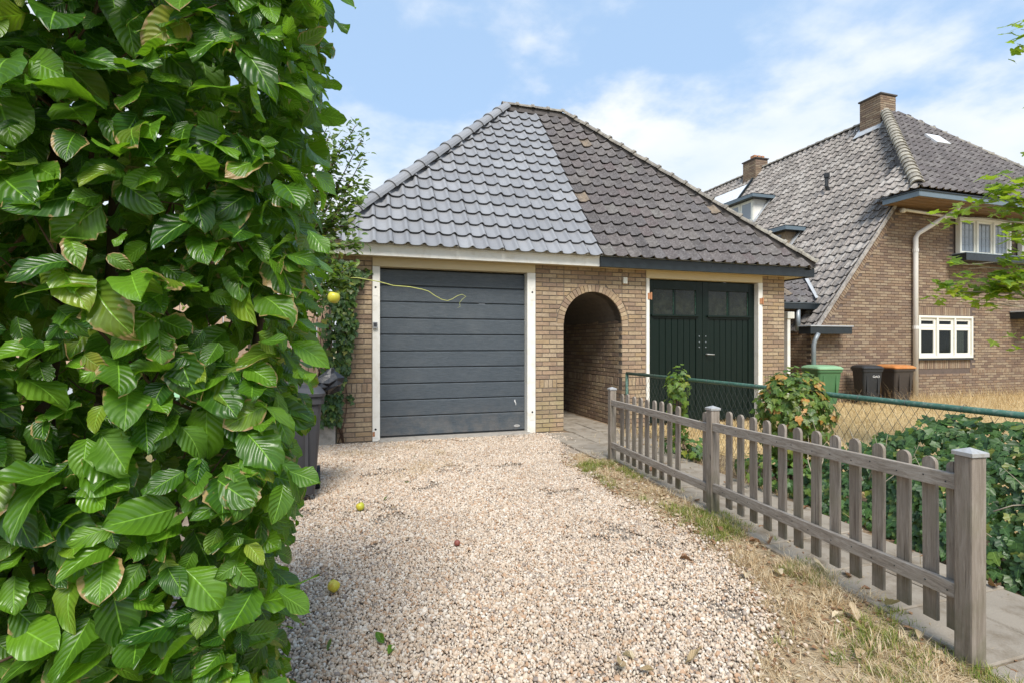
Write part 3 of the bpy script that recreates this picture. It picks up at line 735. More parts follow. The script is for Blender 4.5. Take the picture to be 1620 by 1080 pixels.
# ================================================================== house on the right
HY = 8.40
house = tag(empty('house', (9.5, HY, 0)), 'large brown brick house with steep tiled roof and chimney on its apex', 'house')
HP = Matrix.Translation((-9.5, -HY, 0))
hroot = house
def hpart(o): o.matrix_local = HP @ o.matrix_local; return o
def hempty(name):
    o = bpy.data.objects.new(name, None); COL.objects.link(o); o.parent = house; o.matrix_local = HP; return o
SLOPE = 1.22
def zl(X): return 4.40 + SLOPE * (X - 11.63)          # left roof plane (tile bed)
RXH, = (14.3,); RZH = zl(RXH); APY = 10.55; EYH = 7.63; EZH = 4.40; XC = 11.24
HX1 = 22.0
# front wall
hw = hempty('front_wall')
wl_ = MB()
poly = [(9.2, HY + .008, ZB), (HX1, HY + .008, ZB), (HX1, HY + .008, 4.36), (11.62, HY + .008, 4.30), (9.36, HY + .008, zl(9.36) - .05), (9.2, HY + .008, 1.45)]
wl_.prism(poly, (0, .25, 0)); wl_.build('mortar_core', M['mortar_house'], hw)
hb = BrickSet(M['brick_house'], 21)
WIN = (12.275, 14.075, .89, 1.865); UPW = (13.54, 15.35, 3.30, 4.2)
def hskip(a, b, z0, z1):
    for w in (WIN, UPW, (15.75, 17.3, 3.30, 4.2)):
        if b > w[0] + .01 and a < w[1] - .01 and z1 > w[2] + .01 and z0 < w[3] - .01: return True
    if b > WIN[0] and a < WIN[1] and (WIN[3] - .01 < z0 < WIN[3] + .20 or WIN[2] - .25 < z1 < WIN[2] + .02): return True
    top = max(1.42, zl(a) - .19) if a < 11.75 else 4.33
    return z1 > top or (z0 > .50 and z1 < .63 and a > 8)
lay_xz(hb, 9.195, 17.6, HY, 0, 72, 0, skip=hskip)
for r in range(24):
    yb = HY + (.11 if r % 2 else 0)
    while yb < 8.98: hb.quad([(9.192, min(yb + .21, 9), -.024 + r * CP), (9.192, yb + .004, -.024 + r * CP), (9.192, yb + .004, -.024 + r * CP + BH), (9.192, min(yb + .21, 9), -.024 + r * CP + BH)]); yb += BP
soldiers(hb, 9.195, WIN[0], HY, .525, .105); soldiers(hb, WIN[1], 17.6, HY, .525, .105)
soldiers(hb, WIN[0], WIN[1], HY, WIN[3] + .01, .2); soldiers(hb, WIN[0], WIN[1], HY, WIN[2] - .25, .235)
# stepped course that follows the verge
vx = 9.35
while vx < 11.5:
    c0 = Vector((vx, HY - .002, zl(vx) - .16)); e = Vector((1, 0, SLOPE)).normalized(); nn = Vector((e.z, 0, -e.x))
    hb.quad([c0 + nn * .105, c0 + nn * .105 + e * .052, c0 + e * .052, c0], 0); vx += .062 * e.x
hb.finish(hw, 0, .03)
sw = MB(); sw.box(9.2, 9.5, HY + .26, 20, ZB, 1.5); sw.box(9.3, HX1, 20, 20.2, ZB, 4.3); sw.build('side_wall', M['mortar_house'], hw)
# roof
hr = hempty('roof')
rb = MB(); LXB = 9.22
rb.add([(LXB, HY - .02, zl(LXB) - .06), (11.6, HY - .02, zl(11.6) - .06), (RXH, APY, RZH - .06), (RXH, 20.4, RZH - .06), (LXB, 20.4, zl(LXB) - .06)], [(0, 1, 2, 3, 4)])
rb.add([(XC, EYH, EZH), (17.7, EYH, EZH), (14.7, APY, RZH - .06), (RXH, APY, RZH - .06)], [(0, 1, 2, 3)])
rb.add([(XC, EYH, EZH), (RXH, APY, RZH - .06), (11.6, HY - .02, zl(11.6) - .06), (XC, HY + .2, EZH)], [(0, 1, 2), (0, 2, 3)])
rb.add([(17.7, EYH, EZH), (HX1, 20.4, EZH - 3), (14.7, 20.4, RZH - .06), (14.7, APY, RZH - .06)], [(0, 1, 2, 3)])
rb.build('roof_boards', M['bed'], hr)
vL = Vector((1, 0, SLOPE)).normalized(); vLen = (RXH - LXB) * math.sqrt(1 + SLOPE ** 2)
kX = 1 / math.sqrt(1 + SLOPE ** 2)
hipA, hipB = Vector((XC, EYH, EZH)), Vector((RXH - .1, APY, RZH))
hipn = (hipB - hipA).cross(Vector((0, 0, 1))).normalized()
if hipn.y > 0: hipn = -hipn
VALLEY = [(Vector((9.69, 8.75, 2.1)), Vector((10.8, 10.5, 3.5)))]
def in_left(a, b):                                     # a: distance towards the camera along -Y from Y=20.4
    Y = 20.4 - a; X = LXB + b * kX
    if Y < HY - .05: return False
    return True
tile_field(hr, 'roof_tile', [M['tile_house']], 'old', (LXB, 20.4, zl(LXB) + .0), (0, -1, 0), vL, 0, 20.4 - HY + .04, vLen, .20, .262, in_left,
           [(hipA, hipn)], n_obj=300, jit=.008, nvar=10, order=lambda t: -t[0] + t[1] * .9)
# the part of the left slope that flares out over the front eaves
fl = Vector((RXH - .1 - XC, 0, RZH - EZH)); 
tile_field(hr, 'eaves_roof_tile', [M['tile_house']], 'old', (XC - .03, HY + .33, EZH + .06), (0, -1, 0), Vector((1, 0, .98)), 0, 1.1, 1.25, .20, .262, lambda a, b: True,
           [(hipA, hipn)], n_obj=0, jit=.008)
vF = Vector((0, APY - EYH, RZH - EZH))
hip2A, hip2B = Vector((17.75, EYH, EZH)), Vector((14.75, APY, RZH)); hip2n = (hip2B - hip2A).cross(Vector((0, 0, 1))).normalized()
if hip2n.x < 0: hip2n = -hip2n
tile_field(hr, 'front_roof_tile', [M['tile_house_front']], 'old', (XC, EYH - .04, EZH + .07), (1, 0, 0), vF, 0, 6.8, vF.length, .205, .262, lambda a, b: True,
           [(hipA, -hipn), (hip2A, hip2n)], n_obj=0, jit=.008)
cap_run(hr, 'hip_cap', hipA + Vector((.12, .12, .13)), hipB + Vector((0, 0, .03)), .21, .115, M['ridge_house'], .06, jit=.03)
cap_run(hr, 'hip_cap', hip2A + Vector((0, 0, .1)), hip2B, .3, .09, M['ridge_old'], .05, jit=.02)
cap_run(hr, 'ridge_cap', Vector((RXH, 20.3, RZH)), Vector((RXH, 11.2, RZH)), .33, .08, M['ridge_old'], .04, jit=.02)
bx_ = lambda n, m, *a, p=None, bevel=.004: (hpart(bx(n, m, house, *a, bevel)) if p is None else bx(n, m, p, *a, bevel))
# eaves box with soffit
fa = bx_('fascia', M['grey_fascia'], XC, 17.8, EYH - .03, EYH, 4.30, 4.43); bx_('fascia', M['grey_fascia'], XC - .03, XC - .001, EYH - .03, HY - .02, 4.30, 4.43)
bx_('gutter_lip', M['black'], XC - .04, 17.8, EYH - .05, EYH - .031, 4.412, 4.438); bx_('gutter_lip', M['black'], XC - .05, XC - .0305, EYH - .05, HY - .02, 4.412, 4.438)
bx_('soffit', M['soffit'], XC, 17.8, EYH + .001, HY + .02, 4.31, 4.335, bevel=0)
for i in range(4): bx_('soffit_batten', M['soffit'], XC + .02, 17.8, EYH + .12 + i * .17, EYH + .135 + i * .17, 4.300, 4.3095, bevel=0)
bx_('verge_board', M['lead'], 9.2, 9.21, HY - .06, HY - .03, 1.45, 1.5)
vb = MB(); e = Vector((1, 0, SLOPE)).normalized(); nn = Vector((-e.z, 0, e.x)); p0 = Vector((9.22, HY - .055, zl(9.22))); LL = (11.6 - 9.22) / e.x
vb.prism([p0 - nn * .05, p0 + nn * .03, p0 + nn * .03 + e * LL, p0 - nn * .05 + e * LL], (0, .03, 0)); hpart(vb.build('verge_trim', M['tile_house'], house))
# pipes
m_ = MB(); m_.tube([(12.9, 7.9, 4.31), (12.88, 7.95, 4.22), (12.2, HY - .10, 3.72), (12.15, HY - .08, 3.62), (12.15, HY - .08, .02)], .052, 10); dp = hpart(m_.build('downpipe', M['pipe_white'], house, True))
for z_ in (3.3, 1.55): 
    m_ = MB(); m_.tube([(12.15, HY - .08, z_), (12.15, HY - .08, z_ + .07)], .06, 10); m_.build('pipe_collar', M['pipe_white'], dp)
m_ = MB(); m_.tube([(11.68, HY - .12, 4.22), (13.4, HY - .12, 4.16)], .032, 8); m_.tube([(11.66, HY - .12, 4.2), (11.74, HY - .12, 4.2)], .055, 8); hpart(m_.build('overflow_pipe', M['ivory'], house, True))
# lower window
def window(name, X0, X1, Z0, Z1, Yf, n, split, glass, leads=False, fw=.05):
    w = hempty(name)
    bx('frame', M['ivory'], w, X0, X1, Yf, Yf + .1, Z1 - fw, Z1, .004); bx('frame', M['ivory'], w, X0, X1, Yf, Yf + .1, Z0, Z0 + fw, .004)
    bx('frame', M['ivory'], w, X0, X0 + fw, Yf, Yf + .1, Z0 + fw + .001, Z1 - fw - .001, .004); bx('frame', M['ivory'], w, X1 - fw, X1, Yf, Yf + .1, Z0 + fw + .001, Z1 - fw - .001, .004)
    st = (X1 - X0 - fw) / n
    for i in range(1, n): bx('mullion', M['ivory'], w, X0 + i * st, X0 + i * st + fw, Yf + .002, Yf + .1, Z0 + fw + .001, Z1 - fw - .001, .004)
    for i in range(n):
        a, b = X0 + i * st + fw + .001, X0 + (i + 1) * st - .001
        tiers = [(Z0 + fw + .001, split - .002), (split + .002, Z1 - fw - .001)] if split else [(Z0 + fw + .001, Z1 - fw - .001)]
        for t0, t1 in tiers:
            s_ = .065 if not leads else .045
            bx('sash', M['ivory'], w, a, b, Yf + .035, Yf + .075, t0, t0 + s_, .003); bx('sash', M['ivory'], w, a, b, Yf + .035, Yf + .075, t1 - s_, t1, .003)
            bx('sash', M['ivory'], w, a, a + s_, Yf + .036, Yf + .075, t0 + s_ + .001, t1 - s_ - .001, .003); bx('sash', M['ivory'], w, b - s_, b, Yf + .036, Yf + .075, t0 + s_ + .001, t1 - s_ - .001, .003)
            bx('pane', glass, w, a + s_, b - s_, Yf + .055, Yf + .06, t0 + s_, t1 - s_, 0)
            if leads:
                for k in range(1, 3): xx = a + s_ + (b - a - 2 * s_) * k / 3; bx('lead_bar', M['zinc'], w, xx - .006, xx + .006, Yf + .048, Yf + .054, t0 + s_, t1 - s_, 0)
                for k in range(1, 4): zz_ = t0 + s_ + (t1 - t0 - 2 * s_) * k / 4; bx('lead_bar', M['zinc'], w, a + s_, b - s_, Yf + .0485, Yf + .0535, zz_ - .006, zz_ + .006, 0)
    return w
w1 = window('window', *WIN, HY - .07, 3, 1.60, M['glass'])
bx('sill', M['black'], w1, WIN[0] - .02, WIN[1] + .03, HY - .06, HY + .02, WIN[2] - .045, WIN[2] - .002, .004)
w2 = window('window', *UPW, HY - .12, 3, None, M['pale_glass'], True, .06)
w3 = window('window', 15.75, 17.3, 3.30, 4.2, HY - .12, 2, None, M['pale_glass'], True, .06)
bx('room', M['dark'], w1, WIN[0] + .02, WIN[1] - .02, HY + .0005, HY + .007, WIN[2] + .02, WIN[3] - .02, 0)  # black sheet painted in place of the unlit room
m_ = MB()
for k in range(9): m_.box(13.60 + k * .028, 13.622 + k * .028, HY - .006 + .003 * (k % 2), HY - .003 + .003 * (k % 2), .98, 1.53)
m_.build('curtain', M['curtain'], w1)
wb = bx_('window_box', M['black'], 13.25, 17.4, HY - .42, HY - .125, 3.12, 3.28)
bx('box_rim', M['grey_fascia'], wb, 13.24, 17.4, HY - .43, HY - .125, 3.2805, 3.30, .003)
bx_('canopy', M['black'], 15.5, 17.6, HY - .6, HY - .01, 1.83, 1.99); bx_('canopy_sheet', M['lead'], 15.48, 17.6, HY - .62, HY - .01, 1.9905, 2.02)
bx_('kitchen_canopy', M['black'], 8.86, 9.98, HY - .30, HY - .004, 1.42, 1.57); bx_('canopy_sheet', M['lead'], 8.84, 10.0, HY - .32, HY - .004, 1.571, 1.595)
# chimneys
def chimney(name, x0, x1, y0, y1, z0, z1, pots=False):
    c = hempty(name)
    MB().box(x0 + .005, x1 - .005, y0 + .005, y1 - .005, z0, z1).build('mortar_core', M['mortar_house'], c)
    b_ = BrickSet(M['brick_house'], 33)
    nr = int((z1 - z0) / CP)
    for r in range(nr):
        z = z0 + r * CP + .005
        for f in range(2):
            s0, s1 = (x0, x1) if f == 0 else (y0, y1); p = s0; first = True
            while p < s1 - .02:
                q = min(p + (BP / 2 if first and (r + f) % 2 else BP), s1); first = False
                if f == 0: b_.quad([(p + .004, y0, z), (q - .004, y0, z), (q - .004, y0, z + BH), (p + .004, y0, z + BH)])
                else: b_.quad([(x0, q - .004, z), (x0, p + .004, z), (x0, p + .004, z + BH), (x0, q - .004, z + BH)])
                p = q
    b_.finish(c, 0, .03)
    bx('chimney_cap', M['bed'], c, x0 - .03, x1 + .03, y0 - .03, y1 + .03, z1, z1 + .04, .006)
    if pots:
        for k in range(3): bx('chimney_pot', M['rust'], c, x0 + .03 + k * .17, x0 + .15 + k * .17, y0 + .1, y0 + .3, z1 + .0405, z1 + .16, .006)
    return c
chimney('chimney', 13.98, 14.56, 10.5, 11.12, 7.0, 8.2)
chimney('chimney', 13.95, 14.5, 15.1, 15.75, 6.6, 8.02, True)
m_ = MB(); g = Vector((1, 0, SLOPE)).normalized(); n3 = Vector((-g.z, 0, g.x))
def onleft(x, y, lift=.06):
    d = ray(x, y); t = (4.40 - SLOPE * 11.63 - 1.2) / (d[2] - SLOPE * d[0]); return Vector((d[0] * t, d[1] * t, 1.2 + d[2] * t)) + n3 * lift
m_.prism([(13.86, 10.42, zl(13.86) + .09), (14.06, 10.46, zl(14.05) + .10), (14.06, 11.2, zl(14.06) + .09), (13.82, 11.2, zl(13.82) + .09)], n3 * .012); hpart(m_.build('lead_flashing', M['lead'], house))
m_ = MB(); m_.prism([(13.99, 10.36, 7.56), (14.6, 10.36, 7.56), (14.6, 10.49, 7.72), (13.99, 10.49, 7.72)], (0, -.01, .012)); hpart(m_.build('lead_flashing', M['lead'], house))
# white panels beyond the second chimney, roof vent, skylight
m_ = MB(); q = [(10.9, 18.6), (10.9, 15.2), (13.7, 15.2), (13.7, 18.6)]; m_.prism([(x, y, zl(x) + .12) for x, y in q], n3 * .03); hpart(m_.build('roof_panel', M['skylight'], house))
m_ = MB(); m_.prism([(10.9, 15.13, zl(10.9) + .1), (10.9, 15.18, zl(10.9) + .1), (13.9, 15.18, zl(13.9) + .1), (13.9, 15.13, zl(13.9) + .1)], n3 * .06); hpart(m_.build('panel_edge', M['black'], house))
c = onleft(1311, 303); m_ = MB(); m_.tube([c - n3 * .05, c + n3 * .08 + g * .05, c + Vector((-.02, 0, .36))], [.06, .05, .045], 8); m_.tube([c + Vector((-.02, 0, .33)), c + Vector((-.02, 0, .45))], [.075, .075], 8); hpart(m_.build('roof_vent', M['black_plastic'], house))
fd = Vector((0, APY - EYH, RZH - EZH)).normalized(); fn_ = Vector((0, -fd.z, fd.y))
def onfront(x, y, lift=.1):
    d = ray(x, y); k = (RZH - EZH) / (APY - EYH); t = (EZH - k * EYH - 1.2) / (d[2] - k * d[1]); return Vector((d[0] * t, d[1] * t, 1.2 + d[2] * t)) + fn_ * lift
c = onfront(1478, 229); m_ = MB(); m_.prism([c + Vector((-.28, 0, 0)) - fd * .22, c + Vector((.22, 0, 0)) - fd * .22, c + Vector((.22, 0, 0)) + fd * .22, c + Vector((-.28, 0, 0)) + fd * .22], fn_ * .06); hpart(m_.build('skylight', M['skylight'], house, bevel=.01))
# dormers on the left slope
def dormer(name, yc, w, xf, ztop, glazed, side, dep):
    """front faces -X at x = xf"""
    dm = hempty(name); y0, y1 = yc - w / 2, yc + w / 2; z0 = zl(xf) - .02
    MB().prism([(xf, y0, z0), (xf, y0, ztop), (xf + dep, y0, ztop), (xf + dep, y0, zl(xf + dep) - .1)], (0, w, 0)).build('dormer_wall', side, dm)
    bx('dormer_roof', M['black'], dm, xf - .22, xf + dep + .05, y0 - .2, y1 + .2, ztop, ztop + .13, .01)
    bx('dormer_fascia', M['grey_fascia'], dm, xf - .235, xf - .2205, y0 - .2, y1 + .2, ztop + .005, ztop + .10, 0); bx('dormer_fascia', M['grey_fascia'], dm, xf - .235, xf + dep, y0 - .215, y0 - .2005, ztop + .005, ztop + .10, 0)
    if glazed:
        n = 3; st = w / n
        for i in range(n):
            bx('sash', M['ivory'], dm, xf - .03, xf - .001, y0 + i * st + .01, y0 + (i + 1) * st - .01, z0 + .10, ztop - .02, .003)
            bx('pane', M['pale_glass'], dm, xf - .036, xf - .0305, y0 + i * st + .09, y0 + (i + 1) * st - .09, z0 + .18, ztop - .1, 0)
    m2 = MB(); m2.prism([(xf - .1, y0 - .14, zl(xf - .1) + .09), (xf - .1, y0 - .001, zl(xf - .1) + .09), (xf + dep, y0 - .001, zl(xf + dep) + .09), (xf + dep, y0 - .14, zl(xf + dep) + .09)], n3 * .01); m2.build('lead_flashing', M['lead'], dm)
    return dm
dc = onleft(1196, 352, 0)
dormer('dormer', dc.y + .95, 1.7, dc.x, zl(dc.x) + .78, True, M['white'], .64)
dc2 = onleft(1248, 392, 0)
dormer('dormer', dc2.y + .55, 1.1, dc2.x - .1, zl(dc2.x - .1) + .55, False, M['brick_house'], .45)
c = onleft(1238, 396, 0); c = c + Vector((-.45, -.3, -.35)); m_ = MB(); m_.tube([c, c + Vector((0, 0, .62))], .06, 9); m_.tube([c + Vector((0, 0, .42)), c + Vector((0, 0, .47))], .085, 9); m_.tube([c + Vector((0, 0, .60)), c + Vector((0, 0, .66))], .08, 9)
hpart(m_.build('flue_pipe', M['black_plastic'], house))
# low link wing between the garage and the house
lk = tag(empty('link_wing', (8, 9.0, 0)), 'low tiled brick wing with black gutter between garage and house', 'outbuilding')
def lpart(o): o.matrix_local = Matrix.Translation((-8, -9, 0)) @ o.matrix_local; return o
def lempty(name):
    o = bpy.data.objects.new(name, None); COL.objects.link(o); o.parent = lk; o.matrix_local = Matrix.Translation((-8, -9, 0)); return o
lw = lempty('wall'); MB().box(7.0, 9.75, 9.008, 9.2, ZB, 2.2).build('mortar_core', M['mortar_house'], lw)
lb_ = BrickSet(M['brick_house'], 41); lay_xz(lb_, 7.4, 9.72, 9.0, 0, 34, 0); lb_.finish(lw, 0, .03)
lr = lempty('roof'); lv = Vector((0, 1.75, 1.45))
MB().add([(7.0, 8.75, 2.06), (9.75, 8.75, 2.06), (10.86, 10.5, 3.46), (7.0, 10.5, 3.46)], [(0, 1, 2, 3)]).build('roof_boards', M['bed'], lr)
vA, vB = Vector((9.72, 8.75, 2.1)), Vector((10.85, 10.5, 3.5)); vn = (vB - vA).cross(Vector((0, 0, 1))).normalized(); vn = vn if vn.x > 0 else -vn
tile_field(lr, 'roof_tile', [M['tile_old']], 'old', (7.0, 8.72, 2.10), (1, 0, 0), lv, 0, 3.9, lv.length, .2, .26, lambda a, b: True, [(vA, vn)], n_obj=90, jit=.008, nvar=8, order=lambda t: -t[0])
cap_run(lr, 'ridge_cap', (7.2, 10.5, 3.56), (10.9, 10.5, 3.56), .3, .09, M['ridge_old'], .03, jit=.03)
m_ = MB(); m_.prism([vA + Vector((-.06, -.05, .11)), vA + Vector((.07, 0, .14)), vB + Vector((.07, 0, .14)), vB + Vector((-.06, 0, .11))], (0, 0, .01)); lpart(m_.build('lead_valley', M['lead'], lk))
gt = lpart(bx('gutter', M['black'], lk, 7.2, 9.78, 8.60, 8.72, 1.96, 2.09, .01)); bx('gutter_lip', M['zinc'], gt, 7.2, 9.79, 8.585, 8.73, 2.091, 2.10, 0)
m_ = MB(); m_.tube([(9.12, 8.66, 1.97), (9.12, 8.66, 1.50)], .05, 9); m_.tube([(9.06, 8.1, 1.43), (9.0, 8.12, 1.30), (8.96, 8.12, 1.2), (8.96, 8.12, .3)], .045, 9); lpart(m_.build('downpipe', M['zinc'], lk, True))
gp = tag(empty('gate_post', (7.25, 7.1, GZ)), 'white square gate post with block head beside garage corner', 'post')
for o in (bx('shaft', M['white'], gp, -.045, .02, -.04, .04, -.03, 1.68, .005), bx('post_head', M['ivory'], gp, -.06, .09, -.06, .06, 1.682, 1.80, .006)): pass

# ================================================================== wheelie bins
def bin_(loc, rz, w, d, h, body, lid, label, group=None, wheels=True, name='wheelie_bin'):
    b = tag(empty(name, loc, rz), label, 'bin', group)
    def ring(z, sx, sy, oy=0):
        r = .05; P = []
        for cx, cy, a0 in ((1, 1, 0), (-1, 1, 90), (-1, -1, 180), (1, -1, 270)):
            for k in range(4):
                a = R(a0 + k * 30); P.append((cx * (sx / 2 - r) + r * math.cos(a), cy * (sy / 2 - r) + r * math.sin(a) + oy, z))
        return P
    def loft(rings, name, mat, par):
        n = 16; V = [p for r_ in rings for p in r_]; F = [(i * n + k, i * n + (k + 1) % n, (i + 1) * n + (k + 1) % n, (i + 1) * n + k) for i in range(len(rings) - 1) for k in range(n)]
        F += [tuple(range(n))[::-1], tuple(range((len(rings) - 1) * n, len(rings) * n))]
        return MB().add(V, F).build(name, mat, par, bevel=.004)
    hb_ = h * .9
    loft([ring(.06, w * .74, d * .68), ring(hb_ * .5, w * .84, d * .8), ring(hb_ * .93, w * .92, d * .9)], 'body', body, b)
    loft([ring(hb_ * .932, w * .99, d * .96), ring(hb_, w, d * .97)], 'rim', body, b)
    l = loft([ring(hb_ + .003, w * 1.02, d * 1.02), ring(hb_ + .03, w * 1.03, d * 1.03), ring(h * .975, w * .92, d * .9, .01), ring(h, w * .7, d * .6, .02)], 'lid', lid, b)
    MB().tube([(-w * .4, d / 2 + .045, hb_), (w * .4, d / 2 + .045, hb_)], .016, 8).build('handle_bar', body, b)
    for s_ in (-1, 1):
        MB().box(s_ * w * .3 - .02, s_ * w * .3 + .02, d / 2 - .02, d / 2 + .05, hb_ - .03, hb_ + .025).build('hinge', body, b)
        m2 = MB(); m2.tube([(s_ * w * .42 - .025, d * .32, .1), (s_ * w * .42 + .025, d * .32, .1)], .1, 14); m2.build('wheel', M['black_plastic'], b)
        MB().box(s_ * w * .25 - .012, s_ * w * .25 + .012, -d * .45, -d * .41, .25, hb_ * .85).build('rib', body, b)
    return b
GB = 'bins beside the brown house'
b1 = bin_((8.98, 7.95, GZ), R(-14),   .52, .58, .82, M['green_plastic'], M['pale_green_plastic'], 'green wheelie bin with pale green lid behind the leafy bush', GB)
b2 = bin_((10.2, 7.95, GZ), R(-22),   .42, .46, .81, M['black_plastic'], M['black_plastic'], 'black wheelie bin with black lid and white number', GB)
b3 = bin_((10.98, 7.95, GZ), R(-8),   .52, .56, .81, M['brown_plastic'], M['orange_plastic'], 'dark wheelie bin with orange lid beside white downpipe', GB)
tc = bpy.data.curves.new('bin_number', 'FONT'); tc.body = 'GAO'; tc.size = .062; tc.extrude = .001; tc.align_x = 'CENTER'
to = bpy.data.objects.new('tmp', tc); COL.objects.link(to); bpy.context.view_layer.update()
me = bpy.data.meshes.new_from_object(to.evaluated_get(bpy.context.evaluated_depsgraph_get())); bpy.data.objects.remove(to); me.materials.append(M['white_print'])
no = link('bin_number', me, b2); no.matrix_local = Matrix.Translation((.06, -.207, .56)) @ Matrix.Rotation(R(95), 4, 'X')
nb = bin_((-.53, 4.42, GZ), R(6), .52, .6, .92, M['dark_plastic'], M['dark_plastic'], 'dark grey wheelie bin standing behind the end of the beech hedge', 'bins behind the hedge')
bin_((-1.2, 4.5, GZ), R(-4), .52, .6, .92, M['dark_plastic'], M['pale_green_plastic'], 'dark wheelie bin with pale green lid, seen through the hedge', 'bins behind the hedge')
bin_((-1.85, 4.4, GZ), R(5), .52, .6, .92, M['black_plastic'], M['grey_plastic'], 'black wheelie bin with light grey lid, seen through the hedge', 'bins behind the hedge')
# plastic bag hanging out of the near bin
rb_ = random.Random(4); V = []; n = 12
for i in range(7):
    t = i / 6; rr = .02 + .09 * math.sin(math.pi * min(1, t * 1.1)) 
    for k in range(n):
        a = 6.283 * k / n; q = rr * (1 + rb_.uniform(-.28, .28)); V.append((.0 + math.cos(a) * q * 1.2 + t * .03, math.sin(a) * q, -.1 + t * .2 + rb_.uniform(-.015, .015)))
F = [(i * n + k, i * n + (k + 1) % n, (i + 1) * n + (k + 1) % n, (i + 1) * n + k) for i in range(6) for k in range(n)] + [tuple(range(n))[::-1], tuple(range(6 * n, 7 * n))]
bg_ = MB().add(V, F).build('plastic_bag', M['bag'], None); bg_.location = (-.235, 4.45, .90); tag(bg_, 'crumpled black plastic bag sticking out of the grey bin', 'bag')

# ================================================================== picket fence
pf = tag(empty('picket_fence', (2.5, 3.1, GZ)), 'low weathered grey picket fence along the gravel driveway', 'fence')
P1, P2, P3 = Vector((2.605, 4.86, 0)), Vector((2.488, 3.11, 0)), Vector((2.27, 1.355, 0))
def fpart(o): o.matrix_local = Matrix.Translation((-2.5, -3.1, -GZ)) @ o.matrix_local; return o
def post(P, h, ang, wd=.068):
    Mx = Matrix.Translation(P) @ Matrix.Rotation(ang, 4, 'Z'); s = wd / 2
    m_ = MB(); m_.box(-s, s, -s, s, ZB, h, M=Mx); o = fpart(m_.build('post', M['wood'], pf, bevel=.006))
    c = s + .006; m_ = MB(); V = [(-c, -c, h), (c, -c, h), (c, c, h), (-c, c, h), (-c, -c, h + .016), (c, -c, h + .016), (c, c, h + .016), (-c, c, h + .016), (0, 0, h + .032)]
    m_.add([Mx @ Vector(v) for v in V], [(0, 3, 2, 1), (0, 1, 5, 4), (1, 2, 6, 5), (2, 3, 7, 6), (3, 0, 4, 7), (4, 5, 8), (5, 6, 8), (6, 7, 8), (7, 4, 8)])
    m_.build('post_cap', M['alu'], o, bevel=.002)
a1 = math.atan2((P1 - P2).y, (P1 - P2).x) - math.pi / 2; a2 = math.atan2((P2 - P3).y, (P2 - P3).x) - math.pi / 2
post(P1, .72, a1); post(P2, .725, (a1 + a2) / 2); post(P3, .772, a2)
rr_ = random.Random(8)
def picket_mesh(h, w=.058, t=.016):
    V2 = [(-w / 2, 0), (w / 2, 0), (w / 2, h - .028)] + [(w / 2 * math.cos(R(k)), h - .028 + .028 * math.sin(R(k))) for k in range(20, 180, 20)] + [(-w / 2, h - .028)]
    me = MB().prism([(x, 0, z) for x, z in V2], (0, t, 0)).mesh('picket', M['wood']); bm = bmesh.new(); bm.from_mesh(me); bmesh.ops.recalc_face_normals(bm, faces=bm.faces); bm.to_mesh(me); bm.free(); return me
def section(A, B, ups, zr0, zr1, zp0, zp1):
    d = (B - A); L = d.length; d.normalize(); ang = math.atan2(d.y, d.x); left = Vector((d.y, -d.x, 0))
    if left.x > 0: left = -left
    back = -left                                              # pickets stand behind the rails as seen from the drive
    for z0, z1 in (zr0, zr1):
        m_ = MB(); s, e_ = A + d * .036, B - d * .036
        hh = .062
        q = [s + Vector((0, 0, z0)), e_ + Vector((0, 0, z1)), e_ + Vector((0, 0, z1 + hh)), s + Vector((0, 0, z0 + hh))]
        m_.prism([p + left * .026 for p in q], back * .026); fpart(m_.build('rail', M['rail_wood'], pf, bevel=.003))
    me = picket_mesh(zp1 - zp0)
    for u_ in ups:
        p = A + d * u_; Mx = Matrix.Translation((p.x + back.x * .004, p.y + back.y * .004, zp0 + rr_.uniform(-.006, .006))) @ Matrix.Rotation(ang, 4, 'Z') @ Matrix.Rotation(rr_.uniform(-.012, .012), 4, 'Y')
        # local y must point to the back
        if (Mx.to_3x3() @ Vector((0, 1, 0))).dot(back) < 0: Mx = Mx @ Matrix.Rotation(math.pi, 4, 'Z')
        link('picket', me, pf, Matrix.Translation((-2.5, -3.1, -GZ)) @ Mx)
        for zz_ in (zr0, zr1):
            f = u_ / L; zc = zz_[0] * (1 - f) + zz_[1] * f + .031
            m_ = MB(); q = A + d * (u_ + rr_.uniform(-.015, .015)) + left * .0262; q.z = zc + rr_.uniform(-.008, .008); m_.tube([q, q + left * .0012], .0035, 6); fpart(m_.build('nail', M['bolt'] if 'bolt' in M else M['black'], pf))
section(P1, P2, [.216, .35, .484, .616, .745, .88, 1.009, 1.142, 1.268, 1.40, 1.53, 1.66][:9] + [1.655], (.555, .56), (.105, .115), .02, .70)
section(P2, P3, [.181, .314, .449, .583, .715, .845, .975, 1.104, 1.231, 1.358, 1.485, 1.607, 1.705], (.575, .63), (.135, .20), .06, .735)

